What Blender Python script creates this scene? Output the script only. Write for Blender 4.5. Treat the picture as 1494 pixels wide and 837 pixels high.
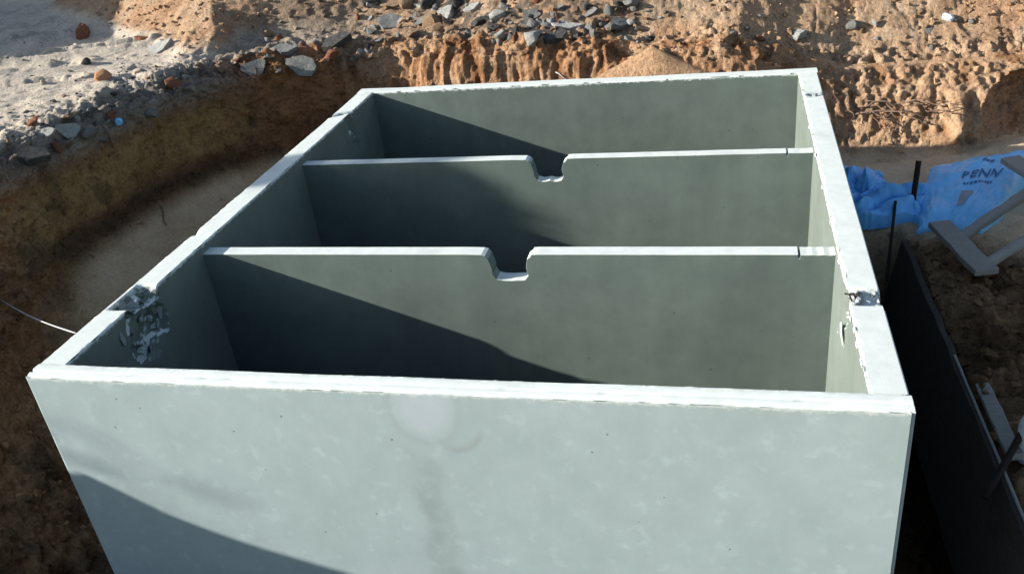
import bpy, bmesh, math, random
import numpy as np
from mathutils import Vector, Matrix
from mathutils.bvhtree import BVHTree

# ------------------------------------------------------------------ reset
for o in list(bpy.data.objects): bpy.data.objects.remove(o)
scene = bpy.context.scene
C = scene.collection
rnd = random.Random(7)
rng = np.random.default_rng(11)

# ------------------------------------------------------------------ camera
CAM_ROT = (1.06853665, 0.108226370, 0.213221421)
CAM_LOC = (1.65036734, -1.45124769, 1.08495401)
F_PX, PX_W, PX_H = 1288.42, 1494.0, 837.0
cam_d = bpy.data.cameras.new('camera'); cam = bpy.data.objects.new('camera', cam_d); C.objects.link(cam)
cam.location = CAM_LOC; cam.rotation_euler = CAM_ROT
cam_d.sensor_width = 36.0; cam_d.lens = 36.0 * F_PX / PX_W
cam_d.clip_start = 0.02; cam_d.clip_end = 500
scene.camera = cam

# ------------------------------------------------------------------ light
SUN = Vector((0.909, 0.245, -0.336)).normalized()          # direction the light travels
elev = math.asin(-SUN.z); azim = math.atan2(-SUN.x, -SUN.y)
world = bpy.data.worlds.new('World'); scene.world = world; world.use_nodes = True
wn = world.node_tree; wn.nodes.clear()
wo = wn.nodes.new('ShaderNodeOutputWorld'); wb = wn.nodes.new('ShaderNodeBackground')
sk = wn.nodes.new('ShaderNodeTexSky'); sk.sky_type = 'NISHITA'; sk.sun_disc = False
sk.sun_elevation = elev; sk.sun_rotation = azim % (2 * math.pi); sk.air_density = 1.0; sk.dust_density = 1.0; sk.ozone_density = 1.2
wb.inputs['Strength'].default_value = 0.092
wn.links.new(sk.outputs[0], wb.inputs['Color']); wn.links.new(wb.outputs[0], wo.inputs['Surface'])
sun_d = bpy.data.lights.new('sun', 'SUN'); sun_d.energy = 5.0; sun_d.angle = math.radians(0.6); sun_d.color = (1.0, 0.97, 0.90)
sun = bpy.data.objects.new('sun', sun_d); C.objects.link(sun)
sun.rotation_euler = SUN.to_track_quat('-Z', 'Y').to_euler(); sun.location = (-6, -2, 4)
scene.view_settings.view_transform = 'Standard'; scene.view_settings.look = 'None'
scene.view_settings.gamma = 1.0; scene.view_settings.use_curve_mapping = False
scene.view_settings.exposure = 1.08
scene.render.engine = 'CYCLES'

# ------------------------------------------------------------------ numpy noise
def _hash(ix, iy, iz, seed):
    h = (ix.astype(np.int64) * 374761393 + iy.astype(np.int64) * 668265263 + iz.astype(np.int64) * 2147483647 + seed * 974634777) & 0xffffffff
    h = ((h ^ (h >> 13)) * 1274126177) & 0xffffffff
    h = ((h ^ (h >> 16)) * 2246822519) & 0xffffffff
    return ((h ^ (h >> 15)) & 0xffffff) / float(0xffffff)
def vnoise(P, seed=0):
    P = np.asarray(P, float); i = np.floor(P); f = P - i; f = f * f * f * (f * (f * 6 - 15) + 10); i = i.astype(np.int64)
    r = 0
    for a in (0, 1):
        for b in (0, 1):
            for c in (0, 1):
                w = (f[..., 0] if a else 1 - f[..., 0]) * (f[..., 1] if b else 1 - f[..., 1]) * (f[..., 2] if c else 1 - f[..., 2])
                r = r + w * _hash(i[..., 0] + a, i[..., 1] + b, i[..., 2] + c, seed)
    return r * 2 - 1
def fbm(P, scale, octaves=4, seed=0, gain=0.5):
    P = np.asarray(P, float) * scale; s = 0; a = 1; n = 0
    for k in range(octaves):
        s = s + a * vnoise(P * (2.03 ** k) + 17.3 * k, seed + k * 13); n += a; a *= gain
    return s / n
def cells(P, scale, seed=0):
    """angular cell noise: value of the nearest feature point, distance gap to the next"""
    P = np.asarray(P, float) * scale; i = np.floor(P).astype(np.int64)
    b1 = np.full(P.shape[:-1], 9.0); b2 = b1.copy(); val = np.zeros(P.shape[:-1])
    for a in (-1, 0, 1):
        for b in (-1, 0, 1):
            for c in (-1, 0, 1):
                ix, iy, iz = i[..., 0] + a, i[..., 1] + b, i[..., 2] + c
                q = np.stack([ix + _hash(ix, iy, iz, seed + 1), iy + _hash(ix, iy, iz, seed + 2), iz + _hash(ix, iy, iz, seed + 3)], -1)
                d = np.linalg.norm(P - q, axis=-1); v = _hash(ix, iy, iz, seed + 4)
                closer = d < b1
                b2 = np.where(closer, b1, np.minimum(b2, d)); val = np.where(closer, v, val); b1 = np.where(closer, d, b1)
    return val, b2 - b1, b1
def sstep(x, a, b):
    t = np.clip((np.asarray(x, float) - a) / (b - a), 0, 1); return t * t * (3 - 2 * t)

# ------------------------------------------------------------------ object helpers
def tag(o, label=None, cat=None, group=None, kind=None):
    if label: o['label'] = label
    if cat: o['category'] = cat
    if group: o['group'] = group
    if kind: o['kind'] = kind
    return o
def empty(name, loc):
    o = bpy.data.objects.new(name, None); o.empty_display_size = 0.1; o.location = loc; C.objects.link(o); return o
def link(name, me, mat, parent=None):
    """mesh holds world coordinates; becomes a part of parent, or a thing with its origin at its base"""
    o = bpy.data.objects.new(name, me); C.objects.link(o)
    if mat and not me.materials: me.materials.append(mat)
    n = len(me.vertices); co = np.empty(n * 3); me.vertices.foreach_get('co', co); co = co.reshape(-1, 3)
    lo, hi = co.min(0), co.max(0); base = np.array([(lo[0] + hi[0]) / 2, (lo[1] + hi[1]) / 2, lo[2]])
    if parent is None:
        co -= base; o.location = base
    else:
        o.parent = parent; co -= np.array(parent.matrix_basis.translation)
        if parent.parent: co -= np.array(parent.parent.matrix_basis.translation)
    me.vertices.foreach_set('co', co.ravel()); me.update()
    return o
def pymesh(name, V, F, smooth=False, angle=None):
    me = bpy.data.meshes.new(name); me.from_pydata([tuple(v) for v in V], [], [tuple(f) for f in F]); me.update()
    if smooth:
        me.polygons.foreach_set('use_smooth', [True] * len(me.polygons))
        if angle: me.set_sharp_from_angle(angle=math.radians(angle))
    return me
def gridmesh(name, P, smooth=True, flip=False):
    nu, nv = P.shape[:2]; me = bpy.data.meshes.new(name)
    idx = np.arange(nu * nv).reshape(nu, nv)
    q = np.stack([idx[:-1, :-1], idx[1:, :-1], idx[1:, 1:], idx[:-1, 1:]], -1).reshape(-1, 4)
    if flip: q = q[:, ::-1]
    me.vertices.add(nu * nv); me.vertices.foreach_set('co', P.reshape(-1))
    me.loops.add(q.size); me.loops.foreach_set('vertex_index', q.ravel().astype(np.int32))
    me.polygons.add(len(q)); me.polygons.foreach_set('loop_start', np.arange(0, q.size, 4, dtype=np.int32))
    me.polygons.foreach_set('loop_total', np.full(len(q), 4, dtype=np.int32))
    me.update(calc_edges=True)
    me.polygons.foreach_set('use_smooth', np.full(len(q), smooth))
    return me, q
def color_attr(me, col, grain=1.0):
    a = me.color_attributes.new('soil', 'FLOAT_COLOR', 'POINT')
    c = np.ones((len(col), 4)); c[:, :3] = np.clip(col, 0, 1); c[:, 3] = grain; a.data.foreach_set('color', c.ravel())
def tube(pts, radii, seg=8):
    pts = [Vector(p) for p in pts]
    if isinstance(radii, (int, float)): radii = [radii] * len(pts)
    V, F = [], []
    up = Vector((0.13, 0.21, 0.97))
    for k, p in enumerate(pts):
        t = (pts[min(k + 1, len(pts) - 1)] - pts[max(k - 1, 0)]).normalized()
        a = t.cross(up); a = a.normalized() if a.length > 1e-4 else t.orthogonal().normalized(); b = t.cross(a)
        for s in range(seg):
            an = 2 * math.pi * s / seg
            V.append(p + (a * math.cos(an) + b * math.sin(an)) * radii[k])
    for k in range(len(pts) - 1):
        for s in range(seg):
            F.append((k * seg + s, k * seg + (s + 1) % seg, (k + 1) * seg + (s + 1) % seg, (k + 1) * seg + s))
    F.append(tuple(range(seg))[::-1]); F.append(tuple((len(pts) - 1) * seg + s for s in range(seg)))
    return V, F

# ------------------------------------------------------------------ materials
def newmat(name):
    m = bpy.data.materials.new(name); m.use_nodes = True; nt = m.node_tree; nt.nodes.clear()
    out = nt.nodes.new('ShaderNodeOutputMaterial'); b = nt.nodes.new('ShaderNodeBsdfPrincipled')
    nt.links.new(b.outputs[0], out.inputs['Surface']); b.inputs['Specular IOR Level'].default_value = 0.25
    return m, nt, b
class N:
    def __init__(s, nt): s.nt = nt
    def __call__(s, t, **kw):
        n = s.nt.nodes.new('ShaderNode' + t)
        for k, v in kw.items():
            if k in n.inputs: n.inputs[k].default_value = v
            else: setattr(n, k, v)
        return n
    def L(s, a, b): s.nt.links.new(a, b)
    def noise(s, vec, scale, detail=4, rough=0.55):
        n = s('TexNoise'); n.inputs['Scale'].default_value = scale; n.inputs['Detail'].default_value = detail; n.inputs['Roughness'].default_value = rough
        s.L(vec, n.inputs['Vector']); return n.outputs['Fac']
    def ramp(s, fac, a, b, lo=0.0, hi=1.0):
        n = s('MapRange'); n.inputs['From Min'].default_value = a; n.inputs['From Max'].default_value = b
        n.inputs['To Min'].default_value = lo; n.inputs['To Max'].default_value = hi; s.L(fac, n.inputs['Value']); return n.outputs['Result']
    def math(s, op, a, b=None):
        n = s('Math'); n.operation = op
        for k, v in enumerate((a, b)):
            if v is None: continue
            if isinstance(v, (int, float)): n.inputs[k].default_value = v
            else: s.L(v, n.inputs[k])
        return n.outputs[0]
    def mix(s, fac, a, b, mode='MIX'):
        n = s('Mix'); n.data_type = 'RGBA'; n.blend_type = mode
        for sock, v in ((n.inputs['Factor'], fac), (n.inputs[6], a), (n.inputs[7], b)):
            if isinstance(v, (int, float)): sock.default_value = v
            elif isinstance(v, tuple): sock.default_value = (*v, 1)
            else: s.L(v, sock)
        return n.outputs[2]
    def bump(s, h, strength, dist):
        n = s('Bump'); n.inputs['Strength'].default_value = strength; n.inputs['Distance'].default_value = dist; s.L(h, n.inputs['Height']); return n

def mat_soil(name, gain=1.0):
    m, nt, b = newmat(name); n = N(nt)
    at = n('Attribute'); at.attribute_name = 'soil'
    geo = n('NewGeometry'); pos = geo.outputs['Position']
    a = n.noise(pos, 9, 6); c = n.noise(pos, 70, 5, 0.65); g = n.noise(pos, 420, 2)
    v = n.math('ADD', n.ramp(a, .3, .7, .78, 1.14), n.ramp(c, .3, .7, -.3, .27))
    v = n.math('ADD', v, n.ramp(g, .3, .7, -.22, .2))
    d_ = n.noise(pos, 33, 4, .7); v = n.math('MULTIPLY', v, n.ramp(d_, .33, .45, .55, 1.0)); v = n.math('MAXIMUM', v, .12)
    al = at.outputs['Alpha']; v = n.math('ADD', n.math('MULTIPLY', v, al), n.math('MULTIPLY', n.math('SUBTRACT', 1.0, al), n.ramp(c, .3, .7, .94, 1.12)))
    col = n.mix(1.0, at.outputs['Color'], n('CombineColor').outputs[0], 'MULTIPLY')
    cc = [x for x in nt.nodes if x.bl_idname == 'ShaderNodeCombineColor'][0]
    for k in range(3): n.L(v, cc.inputs[k])
    n.L(col, b.inputs['Base Color']); b.inputs['Roughness'].default_value = 0.97; b.inputs['Specular IOR Level'].default_value = 0.08
    h = n.math('ADD', n.math('MULTIPLY', c, 1.0), n.math('ADD', n.math('MULTIPLY', g, 0.4), n.math('MULTIPLY', n.math('MULTIPLY', d_, al), 1.3)))
    bp = n.bump(h, 0.9, 0.016); n.L(bp.outputs[0], b.inputs['Normal'])
    return m
M_SOIL = mat_soil('soil')

def mat_concrete(name, base, dark, rim=None, streak=0.0, front=False, warm=(1, 1, 1)):
    m, nt, b = newmat(name); n = N(nt)
    geo = n('NewGeometry'); pos = geo.outputs['Position']; sep = n('SeparateXYZ'); n.L(pos, sep.inputs[0]); X, Y, Z = sep.outputs
    big = n.noise(pos, 2.6, 5, 0.6); mid = n.noise(pos, 13, 5, 0.6); fine = n.noise(pos, 160, 3, 0.6)
    f = n.math('ADD', n.ramp(big, .32, .68, 0, .62), n.ramp(mid, .35, .65, -.05, .38))
    col = n.mix(f, dark, base)
    if streak:
        mp = n('Mapping'); mp.inputs['Scale'].default_value = (3.2, 3.2, 0.5); n.L(pos, mp.inputs['Vector'])
        st = n.noise(mp.outputs[0], 1.5, 4, 0.6)
        col = n.mix(n.ramp(st, .38, .75, 0, streak), col, tuple(0.62 * d for d in dark))
        mp2 = n('Mapping'); mp2.inputs['Scale'].default_value = (7.0, 7.0, 0.35); n.L(pos, mp2.inputs['Vector'])
        st2 = n.noise(mp2.outputs[0], 1.5, 3, 0.6)
        col = n.mix(n.ramp(st2, .48, .85, 0, streak * .8), col, tuple(min(1, 1.25 * d) for d in base))
    if front:
        # pale curdled spots
        sp = n.noise(pos, 24, 3, 0.5); col = n.mix(n.ramp(sp, .56, .72, 0, .5), col, tuple(min(1, 1.2 * d) for d in base))
        # greenish damp clouds
        dp = n.noise(pos, 5, 4, 0.6); col = n.mix(n.ramp(dp, .42, .7, 0, .6), col, (0.315, 0.385, 0.368))
        wob = n.math('MULTIPLY', n.math('SUBTRACT', n.noise(pos, 9, 4), 0.5), 0.09)
        # smeared mortar patch under the rim
        def disc(cx, cz, rx, rz, soft):
            dx = n.math('DIVIDE', n.math('SUBTRACT', X, cx), rx); dz = n.math('DIVIDE', n.math('SUBTRACT', Z, cz), rz)
            d = n.math('SQRT', n.math('ADD', n.math('MULTIPLY', dx, dx), n.math('MULTIPLY', dz, dz)))
            return n.math('ADD', d, n.math('MULTIPLY', wob, 2.2)), soft
        d, s_ = disc(1.012, -0.035, 0.078, 0.098, .2); col = n.mix(n.ramp(d, .55, 1.02, .6, 0), col, (0.47, 0.52, 0.55))
        ring = n.math('MULTIPLY', n.ramp(d, .93, 1.03, 0, 1), n.ramp(d, 1.05, 1.22, 1, 0)); col = n.mix(n.math('MULTIPLY', ring, .38), col, (0.33, 0.36, 0.37))
        d2, s_ = disc(1.075, -0.075, 0.06, 0.075, .2)
        ring2 = n.math('MULTIPLY', n.math('MULTIPLY', n.ramp(d2, .8, 1.0, 0, 1), n.ramp(d2, 1.05, 1.2, 1, 0)), n.ramp(Z, -.09, -.12, 0, 1)); col = n.mix(n.math('MULTIPLY', n.math('MULTIPLY', ring2, n.ramp(X, 1.03, 1.07, 0, 1)), .6), col, (0.29, 0.32, 0.30))
        # drip trail below it
        axis = n.math('ADD', n.math('MULTIPLY', n.math('ADD', Z, 0.2), -0.02), 0.995)
        dx = n.math('ABSOLUTE', n.math('SUBTRACT', n.math('ADD', X, wob), axis))
        tr = n.math('MULTIPLY', n.ramp(dx, .018, .05, 1, 0), n.ramp(Z, -.16, -.22, 0, 1))
        tr = n.math('MULTIPLY', tr, n.ramp(n.noise(pos, 14, 4), .35, .6, .25, .8)); col = n.mix(n.math('MULTIPLY', tr, .85), col, (0.265, 0.315, 0.30))
    # pin holes
    vo = n('TexVoronoi'); vo.inputs['Scale'].default_value = 26; n.L(pos, vo.inputs['Vector'])
    big_h = n('TexWhiteNoise'); n.L(vo.outputs['Position'], big_h.inputs['Vector'])
    hole = n.math('MULTIPLY', n.ramp(vo.outputs['Distance'], .03, .09, 1, 0), n.ramp(big_h.outputs['Value'], .78, .8, 0, 1))
    col = n.mix(n.math('MULTIPLY', hole, .8), col, tuple(0.3 * d for d in dark))
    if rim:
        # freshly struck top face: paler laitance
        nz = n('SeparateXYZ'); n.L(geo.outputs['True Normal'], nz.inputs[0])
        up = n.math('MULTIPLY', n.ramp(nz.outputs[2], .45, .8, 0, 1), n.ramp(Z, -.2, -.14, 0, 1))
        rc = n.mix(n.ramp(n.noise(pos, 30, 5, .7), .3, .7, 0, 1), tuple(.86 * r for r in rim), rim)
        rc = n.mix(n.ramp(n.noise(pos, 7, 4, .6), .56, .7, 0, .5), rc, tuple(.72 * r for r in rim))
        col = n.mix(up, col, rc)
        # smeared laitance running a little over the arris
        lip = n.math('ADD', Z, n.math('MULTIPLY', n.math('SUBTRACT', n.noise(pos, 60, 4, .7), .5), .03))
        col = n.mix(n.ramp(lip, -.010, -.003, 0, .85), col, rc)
    n.L(col, b.inputs['Base Color']); b.inputs['Roughness'].default_value = 0.86; b.inputs['Specular IOR Level'].default_value = 0.2
    h = n.math('ADD', n.math('MULTIPLY', mid, .8), n.math('ADD', n.math('MULTIPLY', fine, .22), n.math('MULTIPLY', hole, -1.2)))
    bp = n.bump(h, 0.16, 0.004); n.L(bp.outputs[0], b.inputs['Normal'])
    return m
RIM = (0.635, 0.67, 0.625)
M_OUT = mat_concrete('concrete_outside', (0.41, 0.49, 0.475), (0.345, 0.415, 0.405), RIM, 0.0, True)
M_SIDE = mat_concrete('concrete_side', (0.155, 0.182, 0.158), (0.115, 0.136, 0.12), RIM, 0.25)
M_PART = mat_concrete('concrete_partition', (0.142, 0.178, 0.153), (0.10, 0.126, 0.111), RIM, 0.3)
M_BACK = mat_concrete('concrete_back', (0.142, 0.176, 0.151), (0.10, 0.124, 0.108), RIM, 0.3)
M_FLOOR = mat_concrete('concrete_floor', (0.2, 0.21, 0.19), (0.14, 0.15, 0.14))
M_CHIP = mat_concrete('concrete_broken', (0.30, 0.33, 0.33), (0.17, 0.19, 0.19))

def mat_plain(name, col, col2, scale=30, rough=0.85, bump=0.3, dist=0.004, spec=0.25, stretch=None):
    m, nt, b = newmat(name); n = N(nt); tc = n('TexCoord'); vec = tc.outputs['Object']
    if stretch:
        mp = n('Mapping'); mp.inputs['Scale'].default_value = stretch; n.L(vec, mp.inputs['Vector']); vec = mp.outputs[0]
    f = n.noise(vec, scale, 5, .65); g = n.noise(vec, scale * 6, 3, .6)
    n.L(n.mix(n.ramp(n.math('ADD', n.math('MULTIPLY', f, .75), n.math('MULTIPLY', g, .25)), .32, .68, 0, 1), col, col2), b.inputs['Base Color'])
    b.inputs['Roughness'].default_value = rough; b.inputs['Specular IOR Level'].default_value = spec
    bp = n.bump(n.math('ADD', f, n.math('MULTIPLY', g, .5)), bump, dist); n.L(bp.outputs[0], b.inputs['Normal'])
    return m
M_GREY = mat_plain('rubble_grey', (0.19, 0.188, 0.175), (0.36, 0.35, 0.32), 4.0, .95, .8, .05, .1)
M_PALE = mat_plain('rubble_pale', (0.34, 0.33, 0.295), (0.56, 0.56, 0.525), 4.0, .95, .8, .05, .1)
M_DARK = mat_plain('rubble_dark', (0.045, 0.045, 0.045), (0.14, 0.13, 0.12), 4.0, .9, .8, .05, .1)
M_BRICK = mat_plain('rubble_brick', (0.24, 0.085, 0.05), (0.38, 0.19, 0.12), 4.0, .95, .8, .05, .1)
M_ORANGE = mat_plain('rubble_orange', (0.42, 0.19, 0.09), (0.5, 0.27, 0.15), 4.0, .95, .6, .05, .1)
M_TAN = mat_plain('rubble_tan', (0.28, 0.175, 0.105), (0.45, 0.30, 0.19), 4.0, .95, .8, .05, .1)
M_WOOD = mat_plain('wood_weathered', (0.20, 0.19, 0.165), (0.31, 0.295, 0.255), 12, .85, .4, .003, .2, (2, 22, 22))
M_WOODD = mat_plain('wood_dark', (0.028, 0.025, 0.022), (0.07, 0.058, 0.048), 12, .95, .4, .003, .2, (22, 2, 22))
M_STEEL = mat_plain('rusty_steel', (0.012, 0.009, 0.008), (0.032, 0.018, 0.013), 60, .85, .3, .002)
M_WIRE = mat_plain('wire_grey', (0.35, 0.35, 0.34), (0.5, 0.5, 0.48), 60, .5)
M_ROOT = mat_plain('root_bark', (0.12, 0.075, 0.05), (0.25, 0.16, 0.11), 60, .9)
M_BLUE = mat_plain('sack_blue', (0.15, 0.48, 0.82), (0.23, 0.58, 0.90), 9, .42, .5, .006, .45)
M_BLUE2 = mat_plain('plastic_blue', (0.10, 0.38, 0.74), (0.18, 0.50, 0.86), 11, .4, .5, .006, .45)
M_INK = mat_plain('sack_ink', (0.03, 0.085, 0.20), (0.05, 0.17, 0.38), 90, .6)
M_MUD = mat_plain('sack_mud', (0.26, 0.27, 0.30), (0.33, 0.35, 0.40), 60, .9)
M_WHITE = mat_plain('plastic_white', (0.6, 0.62, 0.64), (0.7, 0.72, 0.74), 20, .4)
M_LEAF = mat_plain('leaf_green', (0.05, 0.08, 0.025), (0.09, 0.13, 0.04), 20, .6)
M_BARK = mat_plain('bark', (0.10, 0.075, 0.055), (0.2, 0.15, 0.11), 40, .9)

# ------------------------------------------------------------------ terrain: the bank left of and behind the tank
OUT = np.array([(-1.30, -9.0), (-1.27, -3.0), (-1.22, -1.2), (-1.17, 0.0), (-1.12, 0.8), (-1.08, 1.35), (-1.04, 1.85), (-0.93, 2.25), (-0.74, 2.60), (-0.42, 2.82),
                (-0.05, 2.87), (0.4, 2.80), (0.75, 2.80), (1.2, 2.77), (1.7, 2.76), (2.15, 2.77), (2.5, 2.785), (2.9, 2.80), (3.3, 2.83), (4.2, 2.9), (9.0, 3.3)])
def catmull(P, per):
    out = []
    Q = np.vstack([2 * P[0] - P[1], P, 2 * P[-1] - P[-2]])
    for k in range(1, len(Q) - 2):
        p0, p1, p2, p3 = Q[k - 1], Q[k], Q[k + 1], Q[k + 2]
        for t in np.linspace(0, 1, per, endpoint=False):
            out.append(0.5 * (2 * p1 + (p2 - p0) * t + (2 * p0 - 5 * p1 + 4 * p2 - p3) * t * t + (3 * p1 - p0 - 3 * p2 + p3) * t ** 3))
    out.append(P[-1]); return np.array(out)
fineC = catmull(OUT, 60)
arc = np.concatenate([[0], np.cumsum(np.linalg.norm(np.diff(fineC, axis=0), axis=1))])
keyarc = arc[::60]
A = lambda i: keyarc[i]
# sample density along the edge: fine where the camera sees it
a_vis0, a_vis1 = A(3) - 0.3, A(18) + 0.2
us = np.concatenate([np.linspace(0, a_vis0, 70, endpoint=False), np.arange(a_vis0, a_vis1, 0.0085), np.linspace(a_vis1, arc[-1], 50)])
ex = np.interp(us, arc, fineC[:, 0]); ey = np.interp(us, arc, fineC[:, 1])
tx, ty = np.gradient(ex, us), np.gradient(ey, us); tl = np.hypot(tx, ty); nx, ny = -ty / tl, tx / tl      # outward: away from the tank
# smooth normals a little so that inward offsets do not cross
ker = np.ones(41) / 41
def sm(a): return np.convolve(np.pad(a, 20, mode='edge'), ker, 'valid')
nx, ny = sm(nx), sm(ny); nl = np.hypot(nx, ny); nx, ny = nx / nl, ny / nl
PROF = {
 'lf': [(-1.13, -1.45), (-.75, -1.4), (-.5, -1.25), (-.33, -.95), (-.2, -.55), (-.12, -.25), (-.06, -.02), (-.06, .06), (.02, .12)],
 'lt': [(-1.05, -1.15), (-.8, -.86), (-.5, -.69), (-.17, -.43), (-.10, -.35), (-.075, -.15), (-.05, -.02), (-.06, .06), (.02, .12)],
 'co': [(-.42, -1.2), (-.38, -.95), (-.3, -.70), (-.16, -.46), (-.12, -.36), (-.12, -.16), (-.12, -.03), (-.13, .04), (.01, .10)],
 'bl': [(-.42, -1.2), (-.38, -.95), (-.3, -.70), (-.16, -.46), (-.12, -.36), (-.08, -.15), (-.06, -.03), (-.03, .03), (.05, .07)],
 'bm': [(-.40, -1.2), (-.36, -.95), (-.3, -.70), (-.16, -.40), (-.12, -.30), (-.09, -.15), (-.06, -.07), (-.03, -.02), (.04, .02)],
 'br': [(-.40, -1.2), (-.36, -.95), (-.28, -.70), (-.16, -.54), (-.10, -.47), (-.05, -.38), (.00, -.29), (.06, -.225), (.14, -.165)],
}
KEYS = [(0, 'lf'), (A(4) - .1, 'lf'), (A(5), 'lt'), (A(7), 'lt'), (A(8), 'co'), (A(9), 'co'), (A(10), 'bl'), (A(12), 'bl'), (A(13), 'bm'), (A(14), 'bm'), (A(15) + .05, 'br'), (arc[-1], 'br')]
ku = np.array([k for k, _ in KEYS]); kp = np.array([PROF[n] for _, n in KEYS])       # (nk, 9, 2)
pc = np.stack([[np.interp(us, ku, kp[:, j, c]) for j in range(9)] for c in (0, 1)], -1).transpose(1, 0, 2)   # (nu, 9, 2)
# parameter across: control index 0..8 for the cut, then outwards
wv = np.concatenate([np.linspace(0, 2, 14, endpoint=False), np.linspace(2, 4, 34, endpoint=False), np.linspace(4, 8, 96)])
dvals = np.concatenate([[0.0], np.cumsum(np.concatenate([np.full(110, .0095), np.geomspace(.012, 4.0, 95)]))])[1:]
nu, nc, nd = len(us), len(wv), len(dvals)
D = np.zeros((nu, nc + nd)); Zp = np.zeros_like(D)
for k, w in enumerate(wv):
    i = min(int(w), 7); f = w - i; fs = f
    D[:, k] = pc[:, i, 0] * (1 - fs) + pc[:, i + 1, 0] * fs; Zp[:, k] = pc[:, i, 1] * (1 - fs) + pc[:, i + 1, 1] * fs
# soften the kinks of the profile
for _ in range(3):
    D[:, 1:nc - 1] = (D[:, :nc - 2] + 2 * D[:, 1:nc - 1] + D[:, 2:nc]) / 4; Zp[:, 1:nc - 1] = (Zp[:, :nc - 2] + 2 * Zp[:, 1:nc - 1] + Zp[:, 2:nc]) / 4
D[:, nc:] = pc[:, 8, 0][:, None] + dvals[None]
Xg = ex[:, None] + nx[:, None] * D; Yg = ey[:, None] + ny[:, None] * D
zedge = pc[:, 8, 1][:, None]
def spoil(x, y, d, u):
    s = (x + 1.12) * 0.80 + (y - 2.62) * 0.60                              # right of the toe line of the heap
    s = s + 0.10 * fbm(np.stack([x, y, 0 * x], -1), 2.2, 3, 5)
    backness = sstep(u, A(8), A(9) + .2)
    start = np.interp(u, [A(8), A(9), A(12), A(14), A(15)], [.34, .30, .10, .10, .02])
    slope = np.interp(u, [A(8), A(10), A(13), A(15), A(17)], [.62, .62, .80, .82, .78])
    r = np.minimum(np.maximum(s, 0) * 0.62, np.maximum(d - start, 0) * slope)
    r = np.minimum(r, 1.15 - 0.1 * d)
    # nose of the heap: a ridge whose left flank catches the sun
    t = np.clip(((x + 1.02) * -.47 + (y - 2.86) * .88) / 1.7, 0, 1.4); qx = -1.02 - .47 * 1.7 * t; qy = 2.86 + .88 * 1.7 * t
    sd = (x - qx) * .88 + (y - qy) * .47; hgt = .10 + .42 * t ** .8
    nose = hgt * np.where(sd < 0, np.clip(1 + sd / (.26 + .75 * t), 0, 1), np.exp(-(sd / (.10 + .12 * t)) ** 2)) * sstep(d, .12, .3)
    r = np.maximum(np.maximum(r, 0), nose * (u > A(6)))
    return r * np.where(d < 6, 1, 0)
dd = np.maximum(D - pc[:, 8, 0][:, None], 0)
U2 = np.broadcast_to(us[:, None], D.shape)
Ztop = zedge + (0.11 - zedge) * sstep(dd, .3, 2.2) + spoil(Xg, Yg, dd, U2) * 1.0
# unseen ridge added far left of the pit to shade the flat ground
Ztop += 1.22 * np.exp(-((Xg + 5.6) / .75) ** 2) * sstep(Yg, 1.15, 1.9) * (1 - sstep(Yg, 4.2, 5.2)) * (1 + .25 * fbm(np.stack([Xg, Yg, 0 * Xg], -1), 1.3, 3, 9))
ground_mask = np.zeros(D.shape); ground_mask[:, nc:] = 1
Zg = np.where(ground_mask > 0, Ztop, Zp)
P = np.stack([Xg, Yg, Zg], -1)
# --- masks
Wv = np.concatenate([wv, np.full(nd, 8.0)])[None] + np.zeros((nu, 1))
isback = sstep(U2, A(9) - .1, A(10)); isleft = 1 - sstep(U2, A(7), A(8) + .1); isright = sstep(U2, A(14), A(15) + .1); iscorner = (1 - isback) * (1 - isleft)
wall = sstep(Wv, 3.2, 4.4) * (1 - sstep(Wv, 7.4, 8.0)); talus = 1 - sstep(Wv, 3.0, 4.0); top = ground_mask
front_l = 1 - sstep(U2, A(4) - .1, A(5) + .1)
# --- surface normal of the base
def normals(P):
    gu = np.gradient(P, axis=0); gv = np.gradient(P, axis=1); n = np.cross(gu, gv); n /= np.linalg.norm(n, axis=-1, keepdims=True) + 1e-9
    n[n[..., 2] < -0.3] *= 1
    return n
Nn = normals(P); 
if Nn[nu // 2, nc + 30, 2] < 0: Nn = -Nn
# fade detail where the camera never looks
vis = (sstep(us, A(2), A(3)) * (1 - sstep(us, A(18), A(19))))[:, None] * (1 - sstep(dd, 6, 9))
lum = fbm(P, 3.2, 4, 21); rough = fbm(P, 16, 4, 33, .55); clodn = np.abs(fbm(P, 24, 3, 43)); 
flute = 1 - 2.4 * np.abs(fbm(P * np.array([1, 1, 0.10]), 13, 3, 51)); flute2 = fbm(P * np.array([1, 1, 0.12]), 48, 2, 57)
cv, cg, cd = cells(P, 17, 71); cv2, cg2, cd2 = cells(P, 42, 77)
disp = 0.0
disp = disp + np.clip(wall + isright * top * (1 - sstep(dd, .03, .14)), 0, 1) * isback * ((0.003 + .014 * sstep(fbm(P * np.array([1, 1, .4]), 5, 3, 61), -.25, .3)) * (1 + .8 * isright) * flute + (.015 + .008 * isright) * flute2 + .006 * rough + (.034 - .012 * isright) * lum + .008 * (cv - .5) * (1 - isright))
disp = disp + wall * (1 - isback) * (0.026 * lum + 0.028 * rough + 0.006 * flute + .014 * (cv2 - .5) * sstep(lum, -.1, .3))
disp = disp + talus * (1 - front_l) * (.012 * lum + .004 * rough) + talus * front_l * (.05 * lum + .045 * rough + .045 * (cv - .5) + .02 * (cv2 - .5))
disp = disp + front_l * wall * (.035 * rough + .035 * (cv - .5) + .015 * (cv2 - .5))
flat = top * (1 - sstep(Zg, .13, .18)) * (1 - isback)
heap = top * sstep(Zg, .125, .17) + top * isback
heap = np.clip(heap, 0, 1)
crust = sstep(Wv, 6.2, 7.2) * (1 - sstep(dd, .03, .16)) * (1 - isright)
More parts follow.
